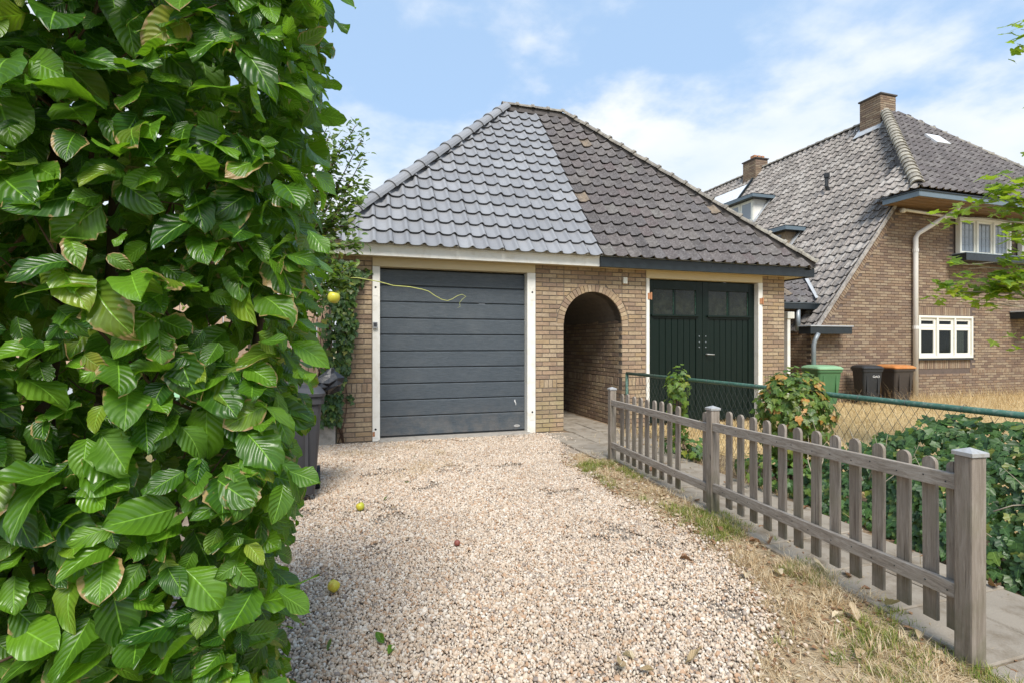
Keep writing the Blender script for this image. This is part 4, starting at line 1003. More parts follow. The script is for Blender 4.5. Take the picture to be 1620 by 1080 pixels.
# ================================================================== chain-link fence
cf = tag(empty('chain_link_fence', (3.78, 4, GZ)), 'green chain link fence with tubular top rail between path and dry lawn', 'fence')
def cpart(o): o.matrix_local = Matrix.Translation((-3.78, -4, -GZ)) @ o.matrix_local; return o
CX = 3.78; CZ = .785
m_ = MB(); m_.tube([(CX, 6.60, CZ), (CX, 4.5, CZ + .004), (CX, 2.5, CZ - .004), (CX, .9, CZ - .005)], .0215, 12); rail = cpart(m_.build('top_rail', M['green_metal'], cf, True))
for y_ in (6.60, 3.75, .95):
    m_ = MB(); m_.tube([(CX, y_, ZB), (CX, y_, CZ)], .022, 10); cpart(m_.build('fence_post', M['green_metal'], cf, True))
for y_ in np.arange(1.2, 6.5, .36):
    m_ = MB(); m_.tube([(CX + .026 * math.cos(a), y_ + .008 * math.sin(a * .5), CZ + .026 * math.sin(a)) for a in np.linspace(0, 6.2, 12)], .0022, 4); m_.build('tie_wire', M['wire'], rail)
m_ = MB(); pt = .078; H_ = .74
for k in range(-14, 80):
    for sgn in (1, -1):
        y0 = 1.0 + k * pt; pts = []
        for i in range(14):
            t = i / 13; y = y0 + (t if sgn > 0 else 1 - t) * H_ * .62
            pts.append((CX + .004 * math.sin(t * 13 * math.pi) * sgn, y, .03 + t * H_))
        if pts[0][1] < 1.0 or pts[0][1] > 6.58 or pts[-1][1] < 1.0 or pts[-1][1] > 6.58: continue
        m_.tube([pts[0], pts[6], pts[13]], .0016, 3, cap=False)
m_.tube([(CX, 1.0, .03), (CX, 6.58, .03)], .002, 4)
tag(cpart(m_.build('wire_mesh', M['wire'], cf)), kind='stuff')

# ================================================================== fence behind the hedge
wf = tag(empty('board_fence', (-2.5, 6.9, GZ)), 'pale tan vertical board fence seen through gaps in the hedge', 'fence')
for i in range(34):
    x = -.42 - i * .152; o = bx('board', M['tan_board'], wf, x - .072 + 2.5, x + .072 + 2.5, -.012 + .006 * (i % 2), .012 + .006 * (i % 2), .16, 1.86, .003)
bx('base_slab', M['concrete'], wf, -3.2, 2.24, -.02, .03, -.05, .158, .005)
for x in (-.36, -2.2, -4.0, -5.6): bx('post', M['concrete'], wf, x + 2.5 - .05, x + 2.5 + .05, .032, .13, -.05, 1.9, .008)
of = tag(empty('low_board_fence', (-1.5, 3.0, GZ)), 'low orange brown board fence behind the foot of the hedge', 'fence')
for i in range(13): bx('board', M['orange_board'], of, -.011, .011, -1.0 + i * .15, -.862 + i * .15, -.04, .85, .003)
for y_ in (-.95, .9): bx('post', M['orange_board'], of, .0115, .085, y_ - .04, y_ + .04, -.04, .9, .005)

# ================================================================== leaves
def leaf_grid(rng, nu=7, nv=11, W=.34, peak=.85, fold=.25, droop=.25, wave=.05, curl=.0, twist=0.0):
    """leaf of length 1 along +Y, normal +Z"""
    vs = np.linspace(0, 1, nv); us = np.linspace(-1, 1, nu)
    ph = rng.uniform(0, 6.28); V = []; LUV = []
    for v in vs:
        w = W * (math.sin(math.pi * min(1, v ** peak)) ** .62) * (1.08 - .16 * v) + (.004 if 0 < v < 1 else .002)
        for u in us:
            ww = w * (1 + wave * .9 * math.sin(v * 26 + ph) * (abs(u) > .9))
            x = u * ww; z = fold * abs(x) - droop * v * v + wave * math.sin(v * 7 + ph + u * 1.7) * u * u + curl * x * x
            a = twist * v; V.append((x * math.cos(a) - z * math.sin(a) * .6, v * (1 - .12 * droop), z + x * math.sin(a))); LUV.append((u * .98, v))
    F = [(i * nu + k, i * nu + k + 1, (i + 1) * nu + k + 1, (i + 1) * nu + k) for i in range(nv - 1) for k in range(nu - 1)]
    return np.array(V), np.array(F), np.array(LUV)
def leaf_lobed(rng, lobes, depth, n=24, cup=.12, sharp=1.0):
    """star-like lobed leaf, base at the origin, tip at y=1"""
    c = np.array((0, .42)); ring = []; ph = rng.uniform(-.1, .1)
    for k in range(n):
        a = -math.pi / 2 + 6.28318 * k / n
        lob = 0
        for la, ll in lobes:
            dd_ = (a - la + math.pi) % 6.28318 - math.pi; lob = max(lob, ll * max(0, 1 - abs(dd_) * sharp) ** .9)
        r = depth + lob * (1 + rng.uniform(-.06, .06)); ring.append((math.cos(a) * r + c[0], math.sin(a) * r + c[1]))
    ring = np.array(ring); V = [(c[0], c[1], 0)]; L2 = [(0, c[1])]
    for f in (.55, 1.0):
        for p in ring:
            q = c + (p - c) * f; z = cup * (abs(q[0]) ** 1.3) - .25 * max(0, q[1] - .4) ** 2 + rng.uniform(-.02, .02) * f + (-.05 if False else 0)
            V.append((q[0], q[1], z)); L2.append((q[0] * 1.6, q[1]))
    F = [(0, 1 + k, 1 + (k + 1) % n, 1 + (k + 1) % n) for k in range(n)] + [(1 + k, 1 + n + k, 1 + n + (k + 1) % n, 1 + (k + 1) % n) for k in range(n)]
    return np.array(V), F, np.array(L2)
IVY = [(math.pi / 2, .58), (math.pi / 2 + 1.15, .34), (math.pi / 2 - 1.15, .34), (math.pi / 2 + 2.2, .24), (math.pi / 2 - 2.2, .24)]
MAPLE = [(math.pi / 2, .55), (math.pi / 2 + .95, .48), (math.pi / 2 - .95, .48), (math.pi / 2 + 1.9, .30), (math.pi / 2 - 1.9, .30)]
rl_ = random.Random(12)
LV = {}
LV['beech'] = [leaf_grid(rl_, 7, 10, rl_.uniform(.30, .37), rl_.uniform(.86, 1.08), rl_.uniform(-.05, .45), rl_.uniform(-.15, .55), rl_.uniform(.04, .11), rl_.uniform(-.8, .5), rl_.uniform(-.7, .7)) for _ in range(20)]
LV['small'] = [leaf_grid(rl_, 5, 6, rl_.uniform(.2, .28), .9, rl_.uniform(.1, .5), rl_.uniform(.0, .5), .04) for _ in range(8)]
LV['ivy'] = [leaf_lobed(rl_, IVY, .30, 20, rl_.uniform(.0, .3), 1.35) for _ in range(8)]
LV['maple'] = [leaf_lobed(rl_, MAPLE, .22, 30, rl_.uniform(-.1, .3), 1.5) for _ in range(8)]
LV['dead'] = [leaf_grid(rl_, 7, 9, rl_.uniform(.24, .32), .9, rl_.uniform(.3, .9), rl_.uniform(-.5, .3), .08, rl_.uniform(.5, 2.0), rl_.uniform(-.6, .6)) for _ in range(6)]
def tri_faces(F):
    out = []
    for f in F:
        f = [int(i) for i in f]
        g = [f[i] for i in range(4) if f[i] != f[(i + 1) % 4]] if len(f) == 4 else f
        out.append(tuple(g))
    return out
LVF = {k: [(V, tri_faces(F), L2) for V, F, L2 in v] for k, v in LV.items()}
def leaf_mx(p, n, d, s):
    n = n.normalized(); y = d - n * d.dot(n)
    if y.length < 1e-4: y = n.orthogonal()
    y.normalize(); x = y.cross(n)
    return Matrix(((x.x * s, y.x * s, n.x * s, p.x), (x.y * s, y.y * s, n.y * s, p.y), (x.z * s, y.z * s, n.z * s, p.z), (0, 0, 0, 1)))
def rv(r=random): 
    v = Vector((r.gauss(0, 1), r.gauss(0, 1), r.gauss(0, 1))); return v.normalized()
def leaves(parent, items, kind, mats, n_obj, name='leaf', mass='foliage', off=Vector()):
    """items: [(priority, matrix, material index)]; the first n_obj become leaf objects"""
    items = sorted(items, key=lambda t: t[0]); cache = {}; rg = random.Random(len(items)); inv = Matrix.Translation(-off)
    J = {}
    for i, (pr, Mx, mi) in enumerate(items):
        k = rg.randrange(len(LVF[kind])); V, F, L2 = LVF[kind][k]
        if i < n_obj:
            if (k, mi) not in cache: cache[(k, mi)] = np_mesh(name, V, F, mats[mi], True, {'luv': ('FLOAT_VECTOR', np.column_stack([L2, np.zeros(len(L2))]))})
            link(name, cache[(k, mi)], parent, inv @ Mx)
        else:
            j = J.setdefault(mi, [[], [], [], 0]); A = np.array(inv @ Mx)
            j[0].append(V @ A[:3, :3].T + A[:3, 3]); b = j[3]; j[1] += [tuple(q + b for q in f) for f in F]; j[2].append(np.column_stack([L2, np.full(len(L2), rg.random())])); j[3] += len(V)
    for mi, (v, f, l, _) in J.items():
        tag(link(mass, np_mesh(mass, np.concatenate(v), f, mats[mi], True, {'luv': ('FLOAT_VECTOR', np.concatenate(l))}), parent), kind='stuff')
def proj(p):
    r = p.x * _C - p.y * _S; d = p.x * _S + p.y * _C
    return (810 + 800 * r / max(d, .01), 545 - 800 * (p.z - 1.2) / max(d, .01), d)

# ------------------------------------------------------------------ beech hedge
hedge = tag(empty('beech_hedge', (-.7, 1.2, GZ)), 'tall beech hedge with large glossy green leaves beside the driveway', 'hedge')
HO = Vector((-.7, 1.2, GZ))
def xedge(z): return float(np.interp(z, [0, .45, .7, .85, 1.05, 1.2, 1.4, 1.6, 1.9, 2.6], [-.20, -.19, -.18, -.16, -.15, -.135, -.12, -.12, -.085, -.11]))
items = []; rh = random.Random(31)
def hedge_leaf(p, out, size, mi, pr, updown=0.0):
    n = out * rh.uniform(.15, .95) + Vector((0, 0, rh.uniform(.35, 1.1))) + rv(rh) * .45
    d = out * rh.uniform(.2, 1.0) + Vector((0, 0, -rh.uniform(.0, .8) + updown)) + Vector((rh.uniform(-1, 1), 0, 0)) * 1.1 + rv(rh) * .3
    items.append((pr, leaf_mx(p, n, d, size), mi))
FRONT = Vector((.05, -1, 0)); END = Vector((1, -.25, 0))
def fy(x, z): return .955 + .055 * mnoise.noise(Vector((x * 3.1, z * 3.1, 1.7))) + .03 * mnoise.noise(Vector((x * 9, z * 9, 4.2)))
for i in range(12000):
    x = rh.uniform(-1.5, 0); z = rh.uniform(.05, 2.45)
    if x > xedge(z): continue
    layer = rh.random(); y = fy(x, z) + (0 if layer < .3 else rh.uniform(.02, .46))
    if mnoise.noise(Vector((x * 5.2, z * 5.2, 9.1))) > .34: continue
    p = Vector((x, y, z)); px, py, d = proj(p)
    vis = -60 < px < 620 and -80 < py < 1150
    hedge_leaf(p, FRONT, rh.choice((rh.uniform(.03, .05), rh.uniform(.045, .068), rh.uniform(.062, .1))), 0 if rh.random() < .88 else 1, y + (0 if vis else 5))
for i in range(1000):                                      # the end that faces the drive
    z = rh.uniform(.05, 2.4); y = rh.uniform(.93, 1.62); x = xedge(z) * y / 1.15 + rh.uniform(-.07, .02) + .02 * mnoise.noise(Vector((y * 6, z * 6, 0)))
    p = Vector((x, y, z)); px, py, d = proj(p); vis = -60 < px < 640 and -80 < py < 1150
    hedge_leaf(p, END, rh.uniform(.045, .078), 1 if rh.random() < (.55 if y > 1.2 else .3) else 0, y + .12 + (0 if vis else 5))
for i in range(4600):                                      # back face
    x = rh.uniform(-1.9, -.2); z = rh.uniform(.05, 2.5); y = rh.uniform(1.4, 1.66)
    if mnoise.noise(Vector((x * 4, z * 4, 3.3))) > (.12 if z < 1.25 else .7): continue
    p = Vector((x, y, z)); n_ = Vector((0, 1, 0)); hedge_leaf(p, n_, rh.uniform(.055, .085), 0, y + 3)
leaves(hedge, items, 'beech', [M['leaf_beech'], M['leaf_beech_pale']], 300, off=HO)
tw = MB()
def hoff(p): return Vector(p) - HO
for i in range(330):
    p = Vector((rh.uniform(-1.5, -.16), rh.uniform(1.0, 1.5), rh.uniform(.1, 2.2))); d = Vector((rh.uniform(-.8, .8), rh.uniform(-1, .5), rh.uniform(-.1, 1))).normalized(); pts = [p]
    for k in range(4): d = (d + rv(rh) * .35).normalized(); pts.append(pts[-1] + d * rh.uniform(.04, .09))
    if pts[-1].y < .9 or max(q.x for q in pts) > -.2: continue
    r0 = rh.uniform(.0016, .004); tw.tube([hoff(q) for q in pts], [r0, r0 * .9, r0 * .75, r0 * .6, r0 * .4], 5)
tag(tw.build('twig_tangle', M['twig'], hedge, True), kind='stuff')
for x, lean, r0 in ((-.26, .03, .012), (-.45, -.05, .016), (-.66, .04, .026), (-.88, -.06, .02), (-1.15, .05, .022), (-1.4, 0, .02)):
    m_ = MB(); pts = [hoff((x + lean * t + .02 * math.sin(t * 5 + x), 1.33 + .03 * math.sin(t * 4), GZ - .03 + t)) for t in np.linspace(0, 2.3, 9)]
    m_.tube(pts, [r0 * (1.25 - .1 * k) for k in range(9)], 8); m_.build('trunk', M['bark'], hedge, True)
    for k in range(5):
        m_ = MB(); z = rh.uniform(.3, 1.7); a = Vector((x + lean * z, 1.33, z)); d = Vector((rh.choice((-1, 1)) * rh.uniform(.4, 1), rh.uniform(-.7, .3), rh.uniform(.3, .9))).normalized()
        L_ = rh.uniform(.25, .45); q = [a + d * L_ * t + Vector((0, 0, .05 * t * t)) for t in (0, .33, .66, 1)]
        if q[-1].x > -.24: continue
        m_.tube([hoff(w) for w in q], [r0 * .5, r0 * .4, r0 * .3, r0 * .18], 6); m_.build('branch', M['bark'], hedge, True)

# ------------------------------------------------------------------ ivy on the chain-link fence
ri = random.Random(77)
ivy = tag(empty('ivy', (3.6, 2.2, GZ)), 'thick dark green ivy covering the lower chain link fence', 'ivy'); IO = Vector((3.6, 2.2, GZ)); items = []
def itop(y): return float(np.interp(y, [.6, 1.6, 2.35, 2.7, 3.05, 3.3], [.70, .71, .70, .56, .38, .22]))
for i in range(5200):
    y = ri.uniform(.55, 3.3); z = ri.uniform(.0, .86)
    if z > itop(y) + ri.uniform(-.04, .04): continue
    f = max(0, 1 - z / max(.2, itop(y))); bul = .13 + .52 * f ** .7 * float(np.interp(y, [.6, 2, 3.3], [1.05, .95, .55])) + .07 * mnoise.noise(Vector((y * 3, z * 4, 2)))
    deep = ri.random() < .4
    p = Vector((CX - bul + (ri.uniform(.03, .16) if deep else 0), y, z)); n = Vector((-1, -.25, .55)) + rv(ri) * .5; d = Vector((-.2, ri.uniform(-.7, .7), -1)) + rv(ri) * .35
    px, py, dd_ = proj(p); vis = px < 1660
    items.append((dd_ + (1.2 if deep else 0) + (0 if vis else 4), leaf_mx(p, n, d, ri.choice((ri.uniform(.03, .05), ri.uniform(.045, .07)))), 1 if ri.random() < .07 else 0))
for i in range(110):
    y = ri.uniform(.6, 2.6); p = Vector((CX + ri.uniform(-.16, .1), y, itop(y) + ri.uniform(-.04, .03))); items.append((6, leaf_mx(p, Vector((-.4, -.2, 1)) + rv(ri) * .5, rv(ri), ri.uniform(.05, .08)), 0))
leaves(ivy, items, 'ivy', [M['leaf_ivy'], M['leaf_vine']], 300, off=IO)
tw = MB()
for i in range(60):
    y = ri.uniform(.7, 3.1); p = Vector((3.35 + ri.uniform(-.05, .2), y, ri.uniform(.0, .3))); d = Vector((ri.uniform(-.3, .6), ri.uniform(-.6, .6), ri.uniform(.4, 1))).normalized(); pts = [p]
    for k in range(4): d = (d + rv(ri) * .3).normalized(); pts.append(pts[-1] + d * .09)
    tw.tube([q - IO for q in pts], [.004, .0035, .003, .002, .001], 5)
tag(tw.build('stem_tangle', M['pale_twig'], ivy, True), kind='stuff')

def bush(name, label, c, rad, n, size, mat, n_obj, kind='ivy', down=True, cat='bush', seed=1, mats=None, wmix=.0):
    r_ = random.Random(seed); b = tag(empty(name, (c[0], c[1], GZ)), label, cat); off = Vector((c[0], c[1], GZ)); it = []; C0 = Vector(c); ms = [mat] + (mats or [])
    for i in range(n):
        v = rv(r_); q = r_.uniform(.72, 1.05) * (1 + .22 * mnoise.noise(v * 2.3 + C0))
        p = C0 + Vector((v.x * rad[0], v.y * rad[1], v.z * rad[2])) * q
        if down and v.z < 0: p.z = C0.z + v.z * (C0.z - .02) * q; p.x += .0
        p.z = max(p.z, .0)
        nn_ = (v + Vector((-.2, -.3, .5)) + rv(r_) * .5); d = Vector((0, 0, -1)) + rv(r_) * .8
        it.append((proj(p)[2], leaf_mx(p, nn_, d, r_.uniform(.75, 1.2) * size), 1 if r_.random() < wmix else 0))
    leaves(b, it, kind, ms, n_obj, off=off)
    m_ = MB(); 
    for k in range(7):
        e_ = Vector((r_.uniform(-.7, .7) * rad[0], r_.uniform(-.7, .7) * rad[1], c[2] + r_.uniform(-.1, .6) * rad[2] - GZ)); m_.tube([(r_.uniform(-.04, .04), r_.uniform(-.04, .04), -.02), e_ * .5 + Vector((r_.uniform(-.03, .03), 0, 0)), e_], [.008, .006, .003], 6)
    tag(m_.build('stem', M['twig'], b, True), kind='stuff')
    return b
bush('ivy_bush', 'rounded ivy bush with yellow and reddish leaves on the chain link fence', (3.66, 3.52, .60), (.26, .31, .36), 1150, .055, M['leaf_ivy_bush'], 280, seed=5, mats=[M['leaf_vine']], wmix=.4)
bush('climbing_vine', 'small bright green vine climbing the chain link fence', (3.72, 5.28, .62), (.11, .17, .32), 200, .062, M['leaf_vine'], 190, seed=6, cat='vine')
bush('ground_ivy', 'low green ivy patch at the foot of the chain link fence', (3.45, 3.45, .10), (.26, .5, .16), 300, .055, M['leaf_ivy'], 200, seed=9, cat='ivy', mats=[M['leaf_vine']], wmix=.35)
bush('ground_ivy', 'low green ivy patch beneath the small climbing vine', (3.45, 4.75, .07), (.22, .35, .13), 170, .055, M['leaf_ivy'], 120, seed=10, cat='ivy', mats=[M['leaf_vine']], wmix=.4)

# ------------------------------------------------------------------ ivy on the garage corner and its long shoot
rw = random.Random(3); iw = tag(empty('wall_ivy', (-.3, 6.62, GZ)), 'dark ivy climbing the left brick corner of the garage', 'ivy'); WO = Vector((-.3, 6.62, GZ)); items = []
for i in range(1150):
    z = rw.uniform(.22, 2.25); xr = float(np.interp(z, [.2, .45, .7, .9, 1.2, 1.5, 1.75, 1.95, 2.1, 2.3], [-.22, -.2, -.2, -.1, -.08, -.01, -.06, .0, .0, -.1]))
    x = xr - abs(rw.gauss(0, .16)) + rw.uniform(-.02, .02)
    if x < -.62: continue
    p = Vector((x, 6.66 - rw.uniform(0, .13), z)); items.append((-x, leaf_mx(p, Vector((.25, -1, .5)) + rv(rw) * .5, Vector((rw.uniform(-.5, .5), -.2, -1)) + rv(rw) * .3, rw.uniform(.045, .075)), 1 if rw.random() < .18 else 0))
for cx_, cz_, n in ((.07, 2.07, 9), (.04, 1.98, 7), (.13, 2.12, 6), (-.06, .52, 6)):
    for i in range(n): p = Vector((cx_ + rw.gauss(0, .03), 6.67, cz_ + rw.gauss(0, .03))); items.append((1, leaf_mx(p, Vector((0, -1, .4)) + rv(rw) * .4, rv(rw), .05), 1 if rw.random() < .3 else 0))
leaves(iw, items, 'ivy', [M['leaf_ivy'], M['leaf_vine']], 240, off=WO)
tw = MB()
for i in range(16):
    x = rw.uniform(-.5, -.2); pts = [Vector((x + .1 * math.sin(t * 3 + i), 6.69, t)) for t in np.linspace(GZ, rw.uniform(1.2, 2.1), 8)]; tw.tube([q - WO for q in pts], .005, 5)
tag(tw.build('stem_tangle', M['twig'], iw, True), kind='stuff')
pts = [atY(x, y, 6.46) for x, y in ((545, 438), (565, 439), (600, 446), (622, 452), (648, 454), (668, 458), (678, 461), (688, 468), (699, 474), (708, 476), (716, 473), (724, 468), (731, 466), (737, 469), (731, 474), (727, 479), (728, 485), (724, 487))]
pts[0].y = 6.60; pts[1].y = 6.5
m_ = MB(); m_.tube(pts, [.007 - .0003 * i for i in range(len(pts))], 6); tag(m_.build('vine_shoot', M['stem_green'], None, True), 'long thin yellow green shoot hanging across the grey garage door', 'vine')
# plinth block under the ivy
tag(bx('concrete_plinth', M['concrete'], None, -.62, -.26, 6.60, 6.90, GZ - .03, .20, .01), 'stained concrete plinth at the foot of the wall ivy', 'plinth')

# ------------------------------------------------------------------ apple tree behind the hedge
ra = random.Random(15); at_ = tag(empty('apple_tree', (-.95, 5.45, GZ)), 'leafy apple tree rising behind the hedge beside the garage', 'tree'); AO_ = Vector((-.95, 5.45, GZ)); items = []
m_ = MB(); m_.tube([(0, 0, -.03), (.03, .02, .6), (-.02, .03, 1.2), (.05, 0, 1.9), (.1, -.05, 2.7)], [.08, .065, .055, .04, .02], 9); m_.build('trunk', M['bark'], at_, True)
ends = [(.04, 5.2, 3.22), (.05, 5.15, 3.02), (-.02, 5.1, 3.3), (.05, 5.2, 2.78), (.0, 5.0, 2.55), (-.06, 4.95, 2.3), (-.02, 4.9, 2.12), (-.05, 4.8, 1.9), (-.12, 4.85, 1.75), (-.1, 5.0, 2.6), (-.15, 5.1, 3.1), (-.2, 5.0, 2.9), (-.25, 4.9, 2.45), (-.25, 4.9, 2.1), (-.2, 4.8, 1.85)]
for i in range(46): ends.append((ra.uniform(-2.0, -.25), ra.uniform(4.5, 6.2), ra.uniform(1.5, 3.4)))
for i, e_ in enumerate(ends):
    e_ = Vector(e_); s_ = Vector((-.9, 5.42, ra.uniform(1.0, 2.4))); mid_ = (s_ + e_) / 2 + Vector((0, 0, ra.uniform(.0, .25))); mb = MB(); P = [s_ * (1 - t) ** 2 + mid_ * 2 * t * (1 - t) + e_ * t * t for t in np.linspace(0, 1, 9)]
    mb.tube([q - AO_ for q in P], [.016 - .0016 * k for k in range(9)], 6); mb.build('branch', M['twig'], at_, True)
    for k in range(120 if i < 15 else 70):
        t = ra.uniform(.42, 1.03); q = s_ * (1 - t) ** 2 + mid_ * 2 * t * (1 - t) + e_ * t * t + rv(ra) * ra.uniform(.0, .13)
        items.append((k, leaf_mx(q, Vector((0, -.4, .8)) + rv(ra) * .7, (e_ - s_).normalized() + rv(ra) * .8, ra.uniform(.055, .09)), 1 if ra.random() < .2 else 0))
leaves(at_, items, 'small', [M['leaf_apple'], M['leaf_vine']], 0, mass='crown', off=AO_)
def apple(p, r, mat, label, group):
    n = 12; V = [(0, 0, r * .72)]; 
    prof = [(.35, .86), (.7, .80), (.95, .42), (1.0, 0), (.92, -.4), (.7, -.75), (.4, -.9)]
    for q, z in prof: V += [(math.cos(6.283 * k / n) * q * r, math.sin(6.283 * k / n) * q * r, z * r) for k in range(n)]
    V.append((0, 0, -.8 * r)); F = [(0, 1 + k, 1 + (k + 1) % n) for k in range(n)]
    for i in range(len(prof) - 1): F += [(1 + i * n + k, 1 + (i + 1) * n + k, 1 + (i + 1) * n + (k + 1) % n, 1 + i * n + (k + 1) % n) for k in range(n)]
    b = 1 + (len(prof) - 1) * n; F += [(b + k, len(V) - 1, b + (k + 1) % n) for k in range(n)]
    o = empty('apple', p); MB().add(V, F).build('fruit', mat, o, True); MB().tube([(0, 0, r * .7), (r * .1, 0, r * 1.0), (r * .25, 0, r * 1.2)], r * .05, 5).build('stalk', M['twig'], o)
    tag(o, label, 'apple', group); o.rotation_euler = (random.uniform(-.8, .8), random.uniform(-.8, .8), 0); return o
h1 = apple(atY(528, 471, 4.6), .052, M['apple'], 'yellow green apple hanging beside the garage wall ivy', 'apples on the tree'); h1.rotation_euler = (.1, .2, 0)
h2 = apple(atY(568, 318, 5.05), .042, M['leaf_vine'], 'small green apple hanging in front of the hip tiles', 'apples on the tree'); h2.rotation_euler = (0, .1, 0)
apple((.02, 3.885, .012), .031, M['apple'], 'yellow windfall apple on the gravel, the one closer to the garage', 'windfall apples')
apple((-.112, 2.642, .012), .03, M['apple'], 'yellow windfall apple on the gravel, the one farther from the garage', 'windfall apples')
apple((.58, 3.04, -.004), .019, M['old_apple'], 'small dark red windfall fruit in the middle of the gravel', 'windfall apples')

# ------------------------------------------------------------------ maple at the right
rm = random.Random(19); mt = tag(empty('maple_tree', (6.5, 2.75, GZ)), 'young maple with pale green lobed leaves hanging before the house', 'tree'); MO = Vector((6.5, 2.75, GZ)); items = []
m_ = MB(); m_.tube([(0, 0, -.03), (.03, .02, 1.2), (-.03, .05, 2.6), (.05, 0, 4.2), (.1, .1, 5.4)], [.085, .07, .055, .035, .012], 10); m_.build('trunk', M['pale_twig'], mt, True)
def atT(x, y, t): d = ray(x, y); return Vector((d[0] * t, d[1] * t, 1.2 + d[2] * t))
cl = [(1498, 345, 5.2, 5), (1522, 330, 5.2, 6), (1572, 312, 5.1, 6), (1575, 288, 5.0, 8), (1600, 300, 4.9, 14), (1615, 318, 4.9, 12), (1588, 328, 5.0, 10), (1610, 352, 5.0, 12), (1612, 378, 4.9, 12), (1598, 408, 5.0, 8), (1612, 425, 4.9, 9),
      (1580, 440, 5.0, 14), (1600, 452, 5.0, 14), (1560, 452, 5.1, 10), (1535, 462, 5.2, 12), (1515, 448, 5.2, 7), (1493, 462, 5.3, 8), (1530, 425, 5.2, 5), (1508, 420, 5.3, 4), (1587, 478, 5.0, 5), (1543, 478, 5.1, 4), (1613, 48, 5.0, 8), (1617, 72, 5.0, 7), (1604, 540, 5.0, 4)]
for x, y, t, n in cl:
    c = atT(x, y, t)
    s_ = Vector((6.5, 2.78, min(4.8, max(1.0, c.z - rm.uniform(.1, .5))))); mid_ = (s_ + c) / 2 + Vector((0, 0, .12)); P = [s_ * (1 - k) ** 2 + mid_ * 2 * k * (1 - k) + c * k * k + rv(rm) * .012 for k in np.linspace(0, 1, 8)]
    mb = MB(); mb.tube([q - MO for q in P], [.02, .016, .013, .0105, .008, .006, .004, .002], 6); mb.build('branch', M['pale_twig'], mt, True)
    for i in range(int(n * 1.7)):
        p = c + Vector((rm.gauss(0, .085), rm.gauss(0, .075), rm.gauss(0, .05))); items.append((p.y, leaf_mx(p, Vector((-.1, -.25, 1)) + rv(rm) * .55, Vector((rm.uniform(-1, 1), rm.uniform(-1, .3), -.5)), rm.uniform(.08, .125)), 0))
for i in range(500):                                       # the rest of the crown, to the right of the picture
    a = rm.uniform(0, 6.28); q = rm.uniform(.3, 1.25); p = Vector((6.7 + math.cos(a) * q, 2.6 + math.sin(a) * q, rm.uniform(2.2, 5.6)))
    if proj(p)[0] < 1625 and proj(p)[2] > 0: continue
    items.append((9, leaf_mx(p, Vector((0, 0, 1)) + rv(rm) * .6, rv(rm) - Vector((0, 0, .4)), rm.uniform(.07, .11)), 0))
leaves(mt, items, 'maple', [M['leaf_maple']], 290, off=MO)

# ================================================================== gravel
rg_ = np.random.default_rng(5)
def xr_gravel(y): return np.interp(y, [.3, 1.3, 1.5, 1.75, 2.1, 2.7, 3.5, 5.0, 5.8, 6.3, 6.7], [.6, 1.0, 1.35, 1.72, 1.93, 2.06, 2.05, 2.08, 2.42, 2.62, 2.8])
def vnoise(x, y, s, seed):
    return np.array([mnoise.noise(Vector((a * s, b * s, seed))) for a, b in zip(x, y)])
st = .0096
gx, gy = np.meshgrid(np.arange(-1.0, 2.8, st), np.arange(.45, 6.62, st)); gx = gx.ravel() + rg_.uniform(-.5, .5, gx.size) * st; gy = gy.ravel() + rg_.uniform(-.5, .5, gy.size) * st
lim = xr_gravel(gy); m0 = (gx < lim + .6) & (gx < np.interp(gy, [.3, 1.355, 3.11, 4.86, 6.7], [2.0, 2.17, 2.4, 2.52, 2.8])); gx, gy, lim = gx[m0], gy[m0], lim[m0]
nz = vnoise(gx, gy, 2.1, 3.0); nf = vnoise(gx, gy, 7.0, 8.0)
keep = rg_.random(gx.size) < np.clip(.5 - (gx - lim - .16 * nf - .14 * nz) / .26, .02, 1.0)
nw = vnoise(gx, gy, .9, 14.0); bare = np.clip((nz * .55 + nf * .45 + nw * .35 - .17) / .25, 0, 1) * .85
keep &= rg_.random(gx.size) > bare
keep &= rg_.random(gx.size) > np.where(gy > 5.3, .15, 0)
gx, gy, nz, nf = gx[keep], gy[keep], nz[keep], nf[keep]; ng = gx.size
size = np.clip(rg_.lognormal(math.log(.0059), .33, ng), .003, .0135)
gz = GZ - .010 + .010 * np.clip(nz + .5, 0, 1) + rg_.uniform(0, .009, ng) + size * .25
me = bpy.data.meshes.new('gravel'); me.vertices.add(ng); me.vertices.foreach_set('co', np.column_stack([gx, gy, gz]).astype(np.float32).ravel()); me.update()
for an, ty, arr in (('prot', 'FLOAT_VECTOR', rg_.uniform(0, 6.28, (ng, 3)) * np.array((.25, .25, 1))), ('pscl', 'FLOAT_VECTOR', np.column_stack([size * rg_.uniform(.85, 1.3, ng), size * rg_.uniform(.8, 1.1, ng), size * rg_.uniform(.5, .85, ng)])), ('pcol', 'FLOAT', rg_.random(ng))):
    a = me.attributes.new(an, ty, 'POINT'); a.data.foreach_set('vector' if ty == 'FLOAT_VECTOR' else 'value', arr.astype(np.float32).ravel())
gravel = link('gravel', me); tag(gravel, kind='stuff')
ng_ = bpy.data.node_groups.new('gravel_scatter', 'GeometryNodeTree')
ng_.interface.new_socket('Geometry', in_out='INPUT', socket_type='NodeSocketGeometry'); ng_.interface.new_socket('Geometry', in_out='OUTPUT', socket_type='NodeSocketGeometry')
N = ng_.nodes; L = ng_.links
gi = N.new('NodeGroupInput'); go = N.new('NodeGroupOutput'); ico = N.new('GeometryNodeMeshIcoSphere'); ico.inputs['Subdivisions'].default_value = 2; ico.inputs['Radius'].default_value = 1.0
sp = N.new('GeometryNodeSetPosition'); nt_ = N.new('ShaderNodeTexNoise'); nt_.inputs['Scale'].default_value = .8
